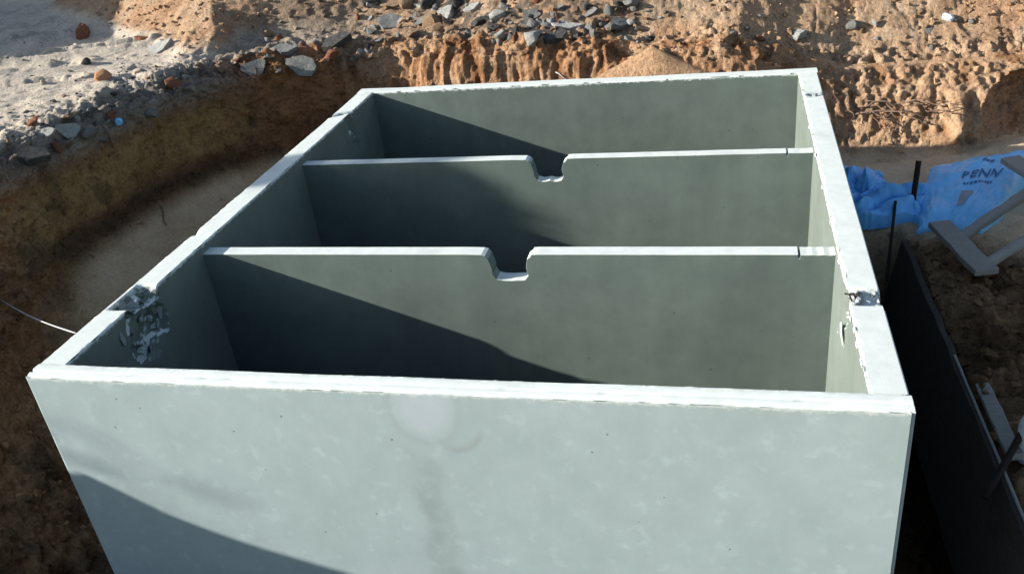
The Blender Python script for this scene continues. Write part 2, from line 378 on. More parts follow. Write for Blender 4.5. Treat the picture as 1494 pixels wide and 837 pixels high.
disp = disp + flat * (.016 * lum + .010 * rough + .006 * (cv - .5) * sstep(lum, 0, .3)) + flat * (1 - sstep(dd, .1, .45)) * (.012 * rough + .012 * (cv2 - .5))
disp = disp + heap * (.036 * lum + (.016 - .007 * isright) * rough + .006 * clodn + (1 - .55 * isright) * (.010 * (cv2 - .4) * sstep(cg2, .05, .3) + .014 * (cv - .5) * sstep(cg, .02, .2)) * (.35 + .65 * sstep(lum, -.1, .25)))
disp = disp + crust * (.03 * (cv - .5) + .007 * (cv2 - .5) + .026 * rough)
P = P + Nn * (disp * np.clip(vis + .15, 0, 1))[..., None]
# rain gullies on the slope at the far right
gul = np.abs(fbm(P * np.array([1, .25, .25]), 11, 3, 91)); P[..., 2] -= isright * heap * vis * .012 * (1 - sstep(gul, 0, .10))
# hollow in the back cut, right of the tank
hx = (P[..., 0] - 2.96) / .20; hz = (P[..., 2] + .36) / .15
hol = np.clip(1 - hx ** 2 - np.where(hz > 0, hz ** 2, 0.15 * hz ** 2), 0, 1) ** .5 * isright * (1 - talus * .6)
P[..., 1] += hol * .22
bulge = np.exp(-((P[..., 0] - 2.66) / .05) ** 2 - ((P[..., 2] + .40) / .12) ** 2) * isright * np.clip(wall + talus, 0, 1); P[..., 1] -= bulge * .09
# wheel ruts and drag marks on the flat ground, top left
for (x0, y0, x1, y1, dpt, wd) in ((-3.1, 3.0, -1.75, 3.75, .05, .05), (-2.2, 2.75, -1.55, 3.0, .05, .035), (-3.4, 3.5, -1.8, 4.35, .05, .055), (-2.3, 2.35, -1.75, 2.6, .02, .05), (-2.0, 2.15, -1.5, 2.3, .02, .03), (-4.2, 4.2, -2.3, 5.0, .035, .06), (-2.9, 3.25, -2.0, 3.45, .02, .03)):
    L2 = (x1 - x0) ** 2 + (y1 - y0) ** 2; t = np.clip(((P[..., 0] - x0) * (x1 - x0) + (P[..., 1] - y0) * (y1 - y0)) / L2, 0, 1)
    q = np.hypot(P[..., 0] - x0 - t * (x1 - x0), P[..., 1] - y0 - t * (y1 - y0)) + .02 * rough
    P[..., 2] += flat * (-dpt * np.exp(-(q / wd) ** 2) + dpt * .8 * np.exp(-((q - 2 * wd) / wd) ** 2))
# --- soil colour
c3 = lambda *c: np.array(c)
n1 = fbm(P, 2.4, 4, 101)[..., None]; n2 = fbm(P, 8, 4, 111)[..., None]; n3 = fbm(P, 30, 3, 121)[..., None]
def lerp(a, b, t): return a * (1 - t) + b * t
zz = P[..., 2] + .03 * fbm(P, 3, 3, 131)
col = np.zeros(P.shape) + c3(.40, .235, .135)
# left cut: strata
ochre = c3(.39, .235, .09); brown = c3(.26, .145, .07); red = c3(.29, .12, .055); darkb = c3(.10, .06, .034); dgrey = c3(.27, .235, .20); sandp = c3(.72, .53, .34)
left_w = np.zeros(P.shape) + brown
left_w = lerp(left_w, ochre, (sstep(zz, -.29, -.23) * (1 - sstep(zz, -.10, -.03)))[..., None] * (.8 + .2 * n2))
left_w = lerp(left_w, red, (sstep(n1[..., 0], .05, .3) * .75)[..., None])
left_w = lerp(left_w, darkb, (np.exp(-((zz + .325 + .03 * n2[..., 0]) / .045) ** 2) * .85)[..., None])
left_w = lerp(left_w, dgrey, (sstep(zz, -.06, .03))[..., None] * .9)
left_w = lerp(left_w, darkb, sstep(n2, .15, .4) * .55)
fr_c = lerp(brown * 2.1, darkb * 2.6, sstep(n2, -.1, .3)); fr_c = lerp(fr_c, red * 1.1, sstep(n1, .15, .35) * .5); fr_c = lerp(fr_c, ochre * 1.4, sstep(n1, -.35, -.1)[...] * -0 + sstep(-n1, .15, .4) * .5)
tal_c = lerp(np.zeros(P.shape) + sandp, c3(.64, .45, .275), sstep(n2, -.1, .35))
back_w = lerp(np.zeros(P.shape) + lerp(c3(.44, .245, .13), c3(.49, .31, .185), isright[..., None]), lerp(c3(.26, .12, .055), c3(.36, .195, .10), isright[..., None]), sstep(-flute[..., None], -.5, .15)); back_w = lerp(back_w, c3(.24, .105, .05), (sstep(flute2, .12, .45) * .65 * (1 - .5 * isright))[..., None]); back_w = lerp(back_w, c3(.50, .325, .20), sstep(n2, .0, .35) * .7)
cor_w = lerp(np.zeros(P.shape) + c3(.30, .14, .07), darkb * 1.2, sstep(n2, -.05, .35) * .8); cor_w = lerp(cor_w, c3(.40, .19, .085), sstep(n1, .1, .3) * .7)
w_ = lerp(left_w, cor_w, iscorner[..., None]); w_ = lerp(w_, back_w, isback[..., None]); w_ = lerp(w_, fr_c, front_l[..., None])
t_ = lerp(tal_c, fr_c, front_l[..., None])
cut = lerp(w_, t_, talus[..., None])
flat_c = lerp(np.zeros(P.shape) + c3(.61, .515, .405), c3(.54, .465, .375), sstep(n1, -.1, .3)); flat_c = lerp(flat_c, c3(.66, .55, .43), sstep(n3, .1, .4) * .5); flat_c = lerp(flat_c, c3(.40, .355, .305), sstep(n2, .12, .4) * .55)
heap_c = lerp(np.zeros(P.shape) + c3(.46, .30, .185), c3(.42, .25, .145), sstep(n1, -.15, .25)); heap_c = lerp(heap_c, c3(.48, .34, .225), sstep(n2, .05, .4) * .8)
# grey rubble seam running through the back bank
seam = np.exp(-((Zg - (.135 + .05 * lum)) / .075) ** 2) * isback * sstep(P[..., 0], -.35, -.05) * (1 - sstep(P[..., 0], 1.05, 1.5)) * top
heap_c = lerp(heap_c, c3(.095, .08, .07), np.clip(seam * 1.1 * sstep(rough + .3, 0, .5), 0, .85)[..., None])
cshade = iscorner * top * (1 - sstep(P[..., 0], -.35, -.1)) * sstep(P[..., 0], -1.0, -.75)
heap_c = lerp(heap_c, c3(.22, .165, .115), (cshade * .8)[..., None]); flat_c = lerp(flat_c, lerp(c3(.27, .205, .15), c3(.40, .31, .225), sstep(n2, -.2, .3)), (.92 * sstep(U2, A(7) + .05, A(8) - .05) * sstep(P[..., 0], -1.02, -.85))[..., None])  # brown corner crust, with the shade of the corner put into the colour
top_c = lerp(flat_c, heap_c, heap[..., None]); top_c = lerp(top_c, c3(.30, .26, .22), (crust * (1 - isback) * .7)[..., None])
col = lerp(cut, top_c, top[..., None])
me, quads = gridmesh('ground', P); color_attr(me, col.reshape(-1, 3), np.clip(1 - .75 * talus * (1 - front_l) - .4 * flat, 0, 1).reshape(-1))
fl = P.reshape(-1, 3); 
g = bpy.data.objects.new('ground', me); C.objects.link(g); me.materials.append(M_SOIL); tag(g, kind='structure')
bank_V, bank_Q, bank_C = fl.copy(), quads.copy(), col.reshape(-1, 3).copy()
bank_talus = (front_l * talus + front_l * wall + .25 * isleft * wall).reshape(-1); bank_heap = heap.reshape(-1); bank_flat = (flat * (1 - sstep(dd, .15, .8))).reshape(-1); bank_crust = crust.reshape(-1)

# ------------------------------------------------------------------ terrace right of the tank, z about -0.5
xs = np.concatenate([np.arange(1.98, 3.6, .0085), np.geomspace(3.62, 30, 40)]); ys = np.concatenate([-np.geomspace(30, .62, 40), np.arange(-.6, 2.95, .0085)])
GX, GY = np.meshgrid(xs, ys, indexing='ij'); Q = np.stack([GX, GY, 0 * GX], -1)
base = -.515 - .045 * sstep(GY, 2.2, 2.6) * (1 - sstep(GX, 2.15, 2.75)) + .02 * sstep(GX, 2.5, 2.9) * sstep(GY, 2.2, 2.6)
clody = 1 - sstep(GY + .4 * (GX - 2.6), 1.45, 1.9)
l3 = fbm(Q, 4, 4, 201); r3 = fbm(Q, 18, 4, 211, .6); v3, g3, d3 = cells(Q, 21, 221); v4, g4, d4 = cells(Q, 48, 231)
base = base + .022 * l3 + clody * (.030 * r3 + .03 * (v3 - .5) * sstep(g3, 0, .25) + .016 * (v4 - .5)) + (1 - clody) * .006 * r3
base = base + .035 * np.exp(-((GX - 2.45) / .2) ** 2 - ((GY - 1.15) / .5) ** 2)
# trench beside the tank
edge = 2.312 + .018 * (1.7 - GY) + .003 * l3
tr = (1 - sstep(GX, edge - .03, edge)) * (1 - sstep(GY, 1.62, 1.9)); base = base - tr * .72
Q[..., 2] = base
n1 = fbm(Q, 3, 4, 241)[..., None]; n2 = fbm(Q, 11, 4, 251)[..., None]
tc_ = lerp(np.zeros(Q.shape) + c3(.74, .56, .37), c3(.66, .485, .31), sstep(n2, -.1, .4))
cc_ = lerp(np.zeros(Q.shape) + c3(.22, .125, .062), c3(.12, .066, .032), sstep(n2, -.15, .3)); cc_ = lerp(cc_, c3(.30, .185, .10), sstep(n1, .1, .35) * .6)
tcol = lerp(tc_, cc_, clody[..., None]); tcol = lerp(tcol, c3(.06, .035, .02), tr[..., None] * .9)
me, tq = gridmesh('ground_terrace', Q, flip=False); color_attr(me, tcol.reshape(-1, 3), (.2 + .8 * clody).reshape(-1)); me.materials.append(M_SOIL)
if me.polygons[0].normal.z < 0: me.flip_normals()
g2 = bpy.data.objects.new('ground_terrace', me); C.objects.link(g2); tag(g2, kind='structure')
# pit floor and the ground in front of the tank
xs = np.linspace(-2.5, 2.6, 90); ys = np.linspace(-12, 3.4, 160); GX, GY = np.meshgrid(xs, ys, indexing='ij'); Q2 = np.stack([GX, GY, 0 * GX], -1)
ramp_ = 1 - sstep(GY, -1.3, -.5); rr = sstep(GX, -1.1, -.6)
Q2[..., 2] = -1.22 + ramp_ * rr * .66 + .03 * fbm(Q2, 4, 4, 261)
me, _q = gridmesh('pit_floor', Q2); n2 = fbm(Q2, 6, 3, 271)[..., None]
color_attr(me, lerp(np.zeros(Q2.shape) + c3(.13, .075, .04), c3(.2, .12, .07), sstep(n2, -.2, .3)).reshape(-1, 3)); me.materials.append(M_SOIL)
if me.polygons[0].normal.z < 0: me.flip_normals()
pf = bpy.data.objects.new('pit_floor', me); C.objects.link(pf); tag(pf, kind='structure')

# ------------------------------------------------------------------ find points on the ground
off = len(bank_V); allV = np.vstack([bank_V, Q.reshape(-1, 3)]); allF = np.vstack([bank_Q, tq + off])
bvh = BVHTree.FromPolygons(allV.tolist(), allF.tolist())
Rm = cam.rotation_euler.to_matrix(); cl = Vector(CAM_LOC)
def sight(px, py):
    d = Rm @ Vector(((px - PX_W / 2) / F_PX, -(py - PX_H / 2) / F_PX, -1.0)); return d.normalized()
def hit(px, py):
    p, nrm, i, d = bvh.ray_cast(cl, sight(px, py))
    if p is None: return None
    if nrm.dot(sight(px, py)) > 0: nrm = -nrm
    return p, nrm, d
def drop(x, y, z=3):
    p, nrm, i, d = bvh.ray_cast(Vector((x, y, z)), Vector((0, 0, -1))); return p

# ------------------------------------------------------------------ the tank
W, DP, TF, TL, TR, TB, H = 2.0, 2.316, .060, .078, .076, .070, 1.20
tank = empty('concrete_tank', (1.0, 1.158, -H))
tag(tank, 'open grey concrete tank with two notched cross walls sunk in a sandy pit', 'concrete tank')
def surf_box(xs, ys, zs):
    nx_, ny_, nz_ = len(xs), len(ys), len(zs); idx = {}; V = []
    def vid(i, j, k):
        if (i, j, k) not in idx: idx[(i, j, k)] = len(V); V.append((xs[i], ys[j], zs[k]))
        return idx[(i, j, k)]
    F = []
    for k, fl_ in ((0, True), (nz_ - 1, False)):
        for i in range(nx_ - 1):
            for j in range(ny_ - 1):
                f = [vid(i, j, k), vid(i + 1, j, k), vid(i + 1, j + 1, k), vid(i, j + 1, k)]; F.append(f[::-1] if fl_ else f)
    for j, fl_ in ((0, False), (ny_ - 1, True)):
        for i in range(nx_ - 1):
            for k in range(nz_ - 1):
                f = [vid(i, j, k), vid(i + 1, j, k), vid(i + 1, j, k + 1), vid(i, j, k + 1)]; F.append(f[::-1] if fl_ else f)
    for i, fl_ in ((0, True), (nx_ - 1, False)):
        for j in range(ny_ - 1):
            for k in range(nz_ - 1):
                f = [vid(i, j, k), vid(i, j + 1, k), vid(i, j + 1, k + 1), vid(i, j, k + 1)]; F.append(f[::-1] if fl_ else f)
    return np.array(V), F
def steps(a, b, n): return list(np.linspace(a, b, n))
zs = [-H, -.9, -.6, -.45, -.34] + steps(-.3, -.012, 42) + [-.007, -.003, 0.0]
def chip_amt(S):
    return .0025 + .010 * sstep(fbm(S, 34, 3, 301), .18, .55) + .002 * fbm(S, 90, 2, 305)
def shape_wall(V, which):
    S = V.copy(); O = V.copy()
    top_ = S[:, 2] > -1e-6
    outer = {'f': S[:, 1] < 1e-6, 'b': S[:, 1] > DP - 1e-6, 'l': S[:, 0] < 1e-6, 'r': S[:, 0] > W - 1e-6}[which]
    inner = {'f': S[:, 1] > TF - 1e-6, 'b': S[:, 1] < DP - TB + 1e-6, 'l': S[:, 0] > TL - 1e-6, 'r': S[:, 0] < W - TR + 1e-6}[which]
    inn = {'f': (0, 1), 'b': (0, -1), 'l': (1, 0), 'r': (-1, 0)}[which]
    ca = chip_amt(S)
    # crown of the rim is hand trowelled: never quite level
    O[:, 2] += np.where(S[:, 2] > -.02, .0022 * fbm(S * np.array([1, 1, 0]), 4, 3, 311), 0)
    e = top_ & outer; O[e, 2] -= ca[e] * .8
    for c in (0, 1): O[e, c] += inn[c] * ca[e]
    e = top_ & inner; O[e, 2] -= ca[e] * .7
    for c in (0, 1): O[e, c] -= inn[c] * ca[e]
    if which == 'f':
        k = (S[:, 2] > -1e-6); yy = S[:, 1]
        O[k, 2] -= (np.clip(1 - yy / .026, 0, 1) * .006)[k]
        gv = k & (np.abs(yy - .027) < .002); O[gv, 2] -= .002 + .002 * (fbm(S[gv], 12, 2, 321) > 0)
    if which == 'r':      # bevelled outer arris
        e = outer & (S[:, 2] > -.011); O[e, 0] -= .010 * sstep(S[e, 2], -.02, 0) + .0; 
    # bevelled vertical corners
    for cx, cy, sx, sy in ((0, 0, 1, 1), (W, 0, -1, 1), (0, DP, 1, -1), (W, DP, -1, -1)):
        k = (np.abs(S[:, 0] - cx) < 1e-5) & (np.abs(S[:, 1] - cy) < 1e-5); a = .012 if cx > 1 else .006
        a = a + .003 * fbm(S[k], 20, 3, 331); O[k, 0] += sx * a; O[k, 1] += sy * a * .6
    # ---- damage
    v1, g1, d1 = cells(S, 22 if which == 'l' else 30, 341); v2, g2_, d2_ = cells(S, 62, 347)
    if which == 'l':
        rim_y = S[:, 1]; depth_in = (TL - S[:, 0])
        # broken pocket at the front end of the left rim
        m = sstep(rim_y, .315, .345) * (1 - sstep(rim_y, .435, .47)) * sstep(S[:, 0], .012, .03)
        t = S[:, 2] > -.02; O[t, 2] -= (m * (.016 + .030 * v1))[t]
        side = S[:, 0] > TL - 1e-6
        yc = .375 + (-S[:, 2]) * -.03
        mm = np.clip(1 - ((S[:, 1] - yc) / .085) ** 2 - ((S[:, 2] + .075) / .115) ** 2 + .5 * (v1 - .5), 0, 1) ** .5
        O[side, 0] -= (mm * (.004 + .034 * v1 + .008 * v2))[side]
        # split near the back corner
        m = np.exp(-((S[:, 1] - 1.955 - .6 * (S[:, 0] - .04) - .01 * (v1 - .5)) / .012) ** 2); O[t, 2] -= (m * (.012 + .014 * v2))[t]
        mm = np.exp(-((S[:, 1] - 1.93 + .3 * S[:, 2]) / .028) ** 2) * sstep(S[:, 2], -.2, -.12); O[side, 0] -= (mm * .03 * v1)[side]
        # small bite at the edge near the first cross wall
        m = np.exp(-((S[:, 1] - .80) / .018) ** 2) * (S[:, 0] < .02); O[t, 2] -= (m * .01)[t]
    if which == 'r':
        t = S[:, 2] > -.02; side = S[:, 0] < W - TR + 1e-6
        m = sstep(S[:, 1], .395, .415) * (1 - sstep(S[:, 1], .46, .485)); O[t, 2] -= (m * (.002 + .018 * v2 + .008 * v1))[t]
        mm = np.exp(-((S[:, 1] - .455) / .035) ** 2) * sstep(S[:, 2], -.11, -.03); O[side, 0] += (mm * (.006 + .022 * v1))[side]
        mm = np.exp(-((S[:, 1] - .47 - .1 * (S[:, 2] + .1)) / .02) ** 2) * sstep(S[:, 2], -.18, -.15) * (1 - sstep(S[:, 2], -.07, -.05)); O[side, 0] += (mm * .012 * v2)[side]
        mm = np.exp(-((S[:, 1] - .562) / .007) ** 2) * sstep(S[:, 2], -.18, -.165) * (1 - sstep(S[:, 2], -.085, -.07)); O[side, 0] += (mm * .02)[side]
        m = np.exp(-((S[:, 1] - 1.965 - .4 * (S[:, 0] - 1.96)) / .02) ** 2); O[t, 2] -= (m * (.006 + .022 * v2))[t]
        mm = np.exp(-((S[:, 1] - 1.95) / .02) ** 2) * sstep(S[:, 2], -.08, -.02); O[side, 0] += (mm * .016 * v1)[side]
        # ragged inner arris
        e = (S[:, 2] > -.006) & (S[:, 0] < W - TR + .012); O[e, 0] += (.012 * np.clip(fbm(S, 22, 3, 351), 0, 1))[e]
    return O
WALLS = {}
fx = [0, .008, .018] + steps(.03, 1.97, 230) + [1.982, 1.992, 2.0]
fy = [0, .005, .013, .021, .0255, .0285, .034, .045, .054, TF]
sy_ = steps(TF - .002, DP - TB + .002, 300)
lx = [0, .005, .012, .022, .034, .046, .058, .068, .074, TL]; rx = [W - TR, W - TR + .004, W - TR + .012, W - .05, W - .036, W - .024, W - .014, W - .006, W]
by = [DP - TB, DP - TB + .005, DP - .05, DP - .03, DP - .014, DP - .006, DP]
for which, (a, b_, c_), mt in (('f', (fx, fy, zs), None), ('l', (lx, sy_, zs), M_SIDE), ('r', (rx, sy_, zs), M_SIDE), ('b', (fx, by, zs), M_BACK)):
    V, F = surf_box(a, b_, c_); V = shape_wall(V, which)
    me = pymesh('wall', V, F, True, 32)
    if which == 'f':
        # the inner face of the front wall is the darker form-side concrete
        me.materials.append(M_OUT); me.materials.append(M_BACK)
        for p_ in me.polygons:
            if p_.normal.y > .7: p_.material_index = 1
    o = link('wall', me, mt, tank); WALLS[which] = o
V, F = surf_box(steps(TL, W - TR, 12), steps(TF, DP - TB, 12), [-H, -H + .06]); link('floor', pymesh('floor', V, F), M_FLOOR, tank)

def partition(y0, y1, ztop, nx0, nx1, nzb, crack, seed):
    r = random.Random(seed); x0, x1 = TL - .004, W - TR + .004
    pts = []
    def jit(s): return r.uniform(-s, s)
    x = x0
    while x < nx0 - .03: pts.append((x, ztop + jit(.0003))); x += r.uniform(.03, .06)
    pts += [(nx0 - .024, ztop - .001), (nx0 - .013, ztop - .006 + jit(.002)), (nx0 - .006, ztop - .015), (nx0 + jit(.003), ztop - .032), (nx0 + .003 + jit(.003), ztop - .05), (nx0 + .004 + jit(.003), nzb + .02), (nx0 + .012, nzb + .004)]
    for k in range(1, 6): pts.append((nx0 + (nx1 - nx0) * (.14 + k * .13), nzb + jit(.003)))
    pts += [(nx1 - .008, nzb + .002), (nx1 + jit(.003), nzb + .015), (nx1 - .003 + jit(.003), nzb + .04), (nx1 - .001 + jit(.002), ztop - .03), (nx1 + .004, ztop - .016), (nx1 + .014, ztop - .008), (nx1 + .018, ztop - .001)]
    x = nx1 + .035
    while x < crack - .012: pts.append((x, ztop + jit(.0003))); x += r.uniform(.03, .06)
    pts += [(crack - .003, ztop), (crack - .0012, ztop - .012), (crack + .0012, ztop - .012), (crack + .003, ztop - .001)]
    x = crack + .02
    while x < x1 - .01: pts.append((x, ztop - .001 + jit(.0012))); x += r.uniform(.012, .025)
    pts.append((x1, ztop))
    n_ = len(pts); V, F = [], []
    for yy in (y0, y1):
        V += [(px, yy, pz) for (px, pz) in pts] + [(x1, yy, -H + .06), (x0, yy, -H + .06)]
    N1 = n_ + 2
    F.append(tuple(range(N1))); F.append(tuple(N1 + k for k in range(N1))[::-1])
    for k in range(N1): F.append((k, N1 + k, N1 + (k + 1) % N1, (k + 1) % N1))
    me = pymesh('partition', V, F)
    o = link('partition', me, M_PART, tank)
    bm = bmesh.new(); bm.from_mesh(me)
    ed = [e for e in bm.edges if len(e.link_faces) == 2 and e.calc_face_angle(0) > 1.0 and abs(e.verts[0].co.y - e.verts[1].co.y) < .01 and max(v.co.z for v in e.verts) > H - .2]
    bmesh.ops.bevel(bm, geom=ed, offset=.0025, segments=1, affect='EDGES', clamp_overlap=True); bmesh.ops.recalc_face_normals(bm, faces=bm.faces); bm.to_mesh(me); bm.free()
    return o
partition(.702, .750, -.028, .994, 1.098, -.112, 1.834, 3)
partition(1.446, 1.490, -.032, .972, 1.080, -.116, 1.842, 4)

# rock meshes shared by all the rubble
def rock_mesh(seed, n_=18, flat_=1.0, box=0.0, worn=True):
    r = random.Random(seed); bm = bmesh.new()
    for _ in range(n_):
        v = Vector((r.gauss(0, 1), r.gauss(0, 1), r.gauss(0, 1))).normalized()
        if box:
            m_ = max(abs(v.x), abs(v.y), abs(v.z)); v = v.lerp(v / m_ * .8, box)
        v *= r.uniform(.75, 1.0); bm.verts.new((v.x, v.y, v.z * flat_))
    res_ = bmesh.ops.convex_hull(bm, input=bm.verts); 
    bmesh.ops.delete(bm, geom=[v for v in bm.verts if not v.link_faces], context='VERTS')
    bmesh.ops.dissolve_limit(bm, angle_limit=.12, verts=bm.verts, edges=bm.edges)
    if worn:
        bmesh.ops.bevel(bm, geom=list(bm.edges), offset=.035, segments=1, affect='EDGES', clamp_overlap=True)
        bmesh.ops.triangulate(bm, faces=bm.faces); bmesh.ops.subdivide_edges(bm, edges=[e for e in bm.edges if e.calc_length() > .3], cuts=1); bmesh.ops.triangulate(bm, faces=bm.faces)
        co = np.array([v.co[:] for v in bm.verts]); dn = .10 * fbm(co + seed, 2.3, 3, seed) + .05 * fbm(co + seed, 6, 2, seed + 3)
        for v, k in zip(bm.verts, dn): v.co = v.co * (1 + float(k))
    me = bpy.data.meshes.new('rock'); bm.to_mesh(me); bm.free()
    if worn:
        me.polygons.foreach_set('use_smooth', [True] * len(me.polygons)); me.set_sharp_from_angle(angle=math.radians(28))
    return me
def slab_mesh(seed):
    r = random.Random(seed); m_ = r.randint(5, 7); bm = bmesh.new(); ring = []
    for k in range(m_):
        an = 2 * math.pi * (k + r.uniform(-.3, .3)) / m_; q = r.uniform(.72, 1.0); ring.append((q * math.cos(an), q * math.sin(an) * .68))
    th_ = r.uniform(.13, .2); vs = [[bm.verts.new((x * (1 - .08 * (l == 1)) + r.uniform(-.05, .05), y * (1 - .08 * (l == 1)) + r.uniform(-.05, .05), (th_, -th_)[l] + r.uniform(-.03, .03))) for x, y in ring] for l in (0, 1)]
    bm.faces.new(vs[0]); bm.faces.new(vs[1][::-1])
    for k in range(m_): bm.faces.new((vs[0][k], vs[1][k], vs[1][(k + 1) % m_], vs[0][(k + 1) % m_]))
    bmesh.ops.triangulate(bm, faces=bm.faces); bmesh.ops.subdivide_edges(bm, edges=[e for e in bm.edges if e.calc_length() > .35], cuts=2); bmesh.ops.triangulate(bm, faces=bm.faces)
    co = np.array([v.co[:] for v in bm.verts]); dn = fbm(co + seed, 3.5, 3, seed)
    for v, k in zip(bm.verts, dn): v.co = Vector((v.co.x * (1 + .10 * float(k)), v.co.y * (1 + .10 * float(k)), v.co.z + .05 * float(k)))
    bmesh.ops.recalc_face_normals(bm, faces=bm.faces); me = bpy.data.meshes.new('slab'); bm.to_mesh(me); bm.free()
    me.polygons.foreach_set('use_smooth', [True] * len(me.polygons)); me.set_sharp_from_angle(angle=math.radians(30)); return me
CH = [rock_mesh(60 + k, 16, (1, .7, .45)[k % 3], .5) for k in range(9)]; SL = [slab_mesh(80 + k) for k in range(6)]; RO = [rock_mesh(90 + k, 30, .75, .1) for k in range(6)]
def rock(name, me, mat, loc, size, rot=None, parent=None):
    m2 = MESHCACHE.get((me.name, mat.name))
    if m2 is None:
        m2 = me.copy(); m2.materials.clear(); m2.materials.append(mat); MESHCACHE[(me.name, mat.name)] = m2
    o = bpy.data.objects.new(name, m2); C.objects.link(o)
    o.scale = size if not isinstance(size, (int, float)) else (size, size, size)
    o.rotation_euler = rot or (rnd.uniform(-.5, .5), rnd.uniform(-.5, .5), rnd.uniform(0, 6.28))
    if parent: o.parent = parent; o.location = Vector(loc) - parent.location - (parent.parent.location if parent.parent else Vector())
    else: o.location = loc
    return o
MESHCACHE = {}
# broken bits left in the pocket of the left rim
for (x, y, z, s, e) in ((.050, .385, -.020, .020, .6), (.062, .43, -.045, .022, .4), (.060, .455, -.035, .018, .5), (.066, .40, -.075, .022, .5), (.068, .445, -.085, .024, .5), (.066, .37, -.055, .016, .5),
                        (.072, .345, -.125, .016, .3), (.072, .355, -.15, .02, .3), (.070, .42, -.105, .018, .4), (.030, .36, -.012, .024, .3), (.055, .345, -.018, .018, .4)):
    rock('chip', CH[rnd.randrange(9)], M_CHIP, (x, y, z), (s * e, s, s), None, WALLS['l'])
rock('chip', SL[1], M_CHIP, (.079, .262, -.055), (.026, .020, .010), (0, 1.5, .3), WALLS['l'])
for k in range(9):
    rock('chip', CH[k], M_CHIP, (1.93 + .065 * rnd.random(), .41 + .06 * rnd.random(), -.006), .007 + .006 * rnd.random(), None, WALLS['r'])
for k in range(5):
    rock('chip', CH[k], M_CHIP, (1.93 + .06 * rnd.random(), 1.96 + .02 * rnd.random(), -.006), .006 + .006 * rnd.random(), None, WALLS['r'])
M_FRESH = mat_plain('concrete_fresh', (0.62, 0.66, 0.62), (0.72, 0.76, 0.72), 5, .9, .4, .02)
rock('chip', SL[2], M_FRESH, (1.9235, .475, -.125), (.045, .020, .012), (.35, 1.45, 0), WALLS['r'])
for k, (yy, zz_) in enumerate(((.30, -.006), (.24, -.008), (.17, -.006), (.35, -.01), (.62, -.006), (.85, -.006), (1.1, -.007), (1.35, -.006), (1.62, -.008))): rock('chip', CH[k], M_FRESH, (1.9225, yy, zz_), (.003, .012 + .006 * (k % 3), .009), (0, 0, 0), WALLS['r'])
for k in range(3):   # stubs of reinforcing wire showing in the broken right rim
    V, F = tube([(1.935 + .008 * k, .425, -.012), (1.928 + .01 * k, .45, -.002 + .003 * k), (1.922 + .012 * k, .47, -.012)], .0022, 6)
    link('wire_stub', pymesh('wire_stub', V, F, True), M_STEEL, WALLS['r'])

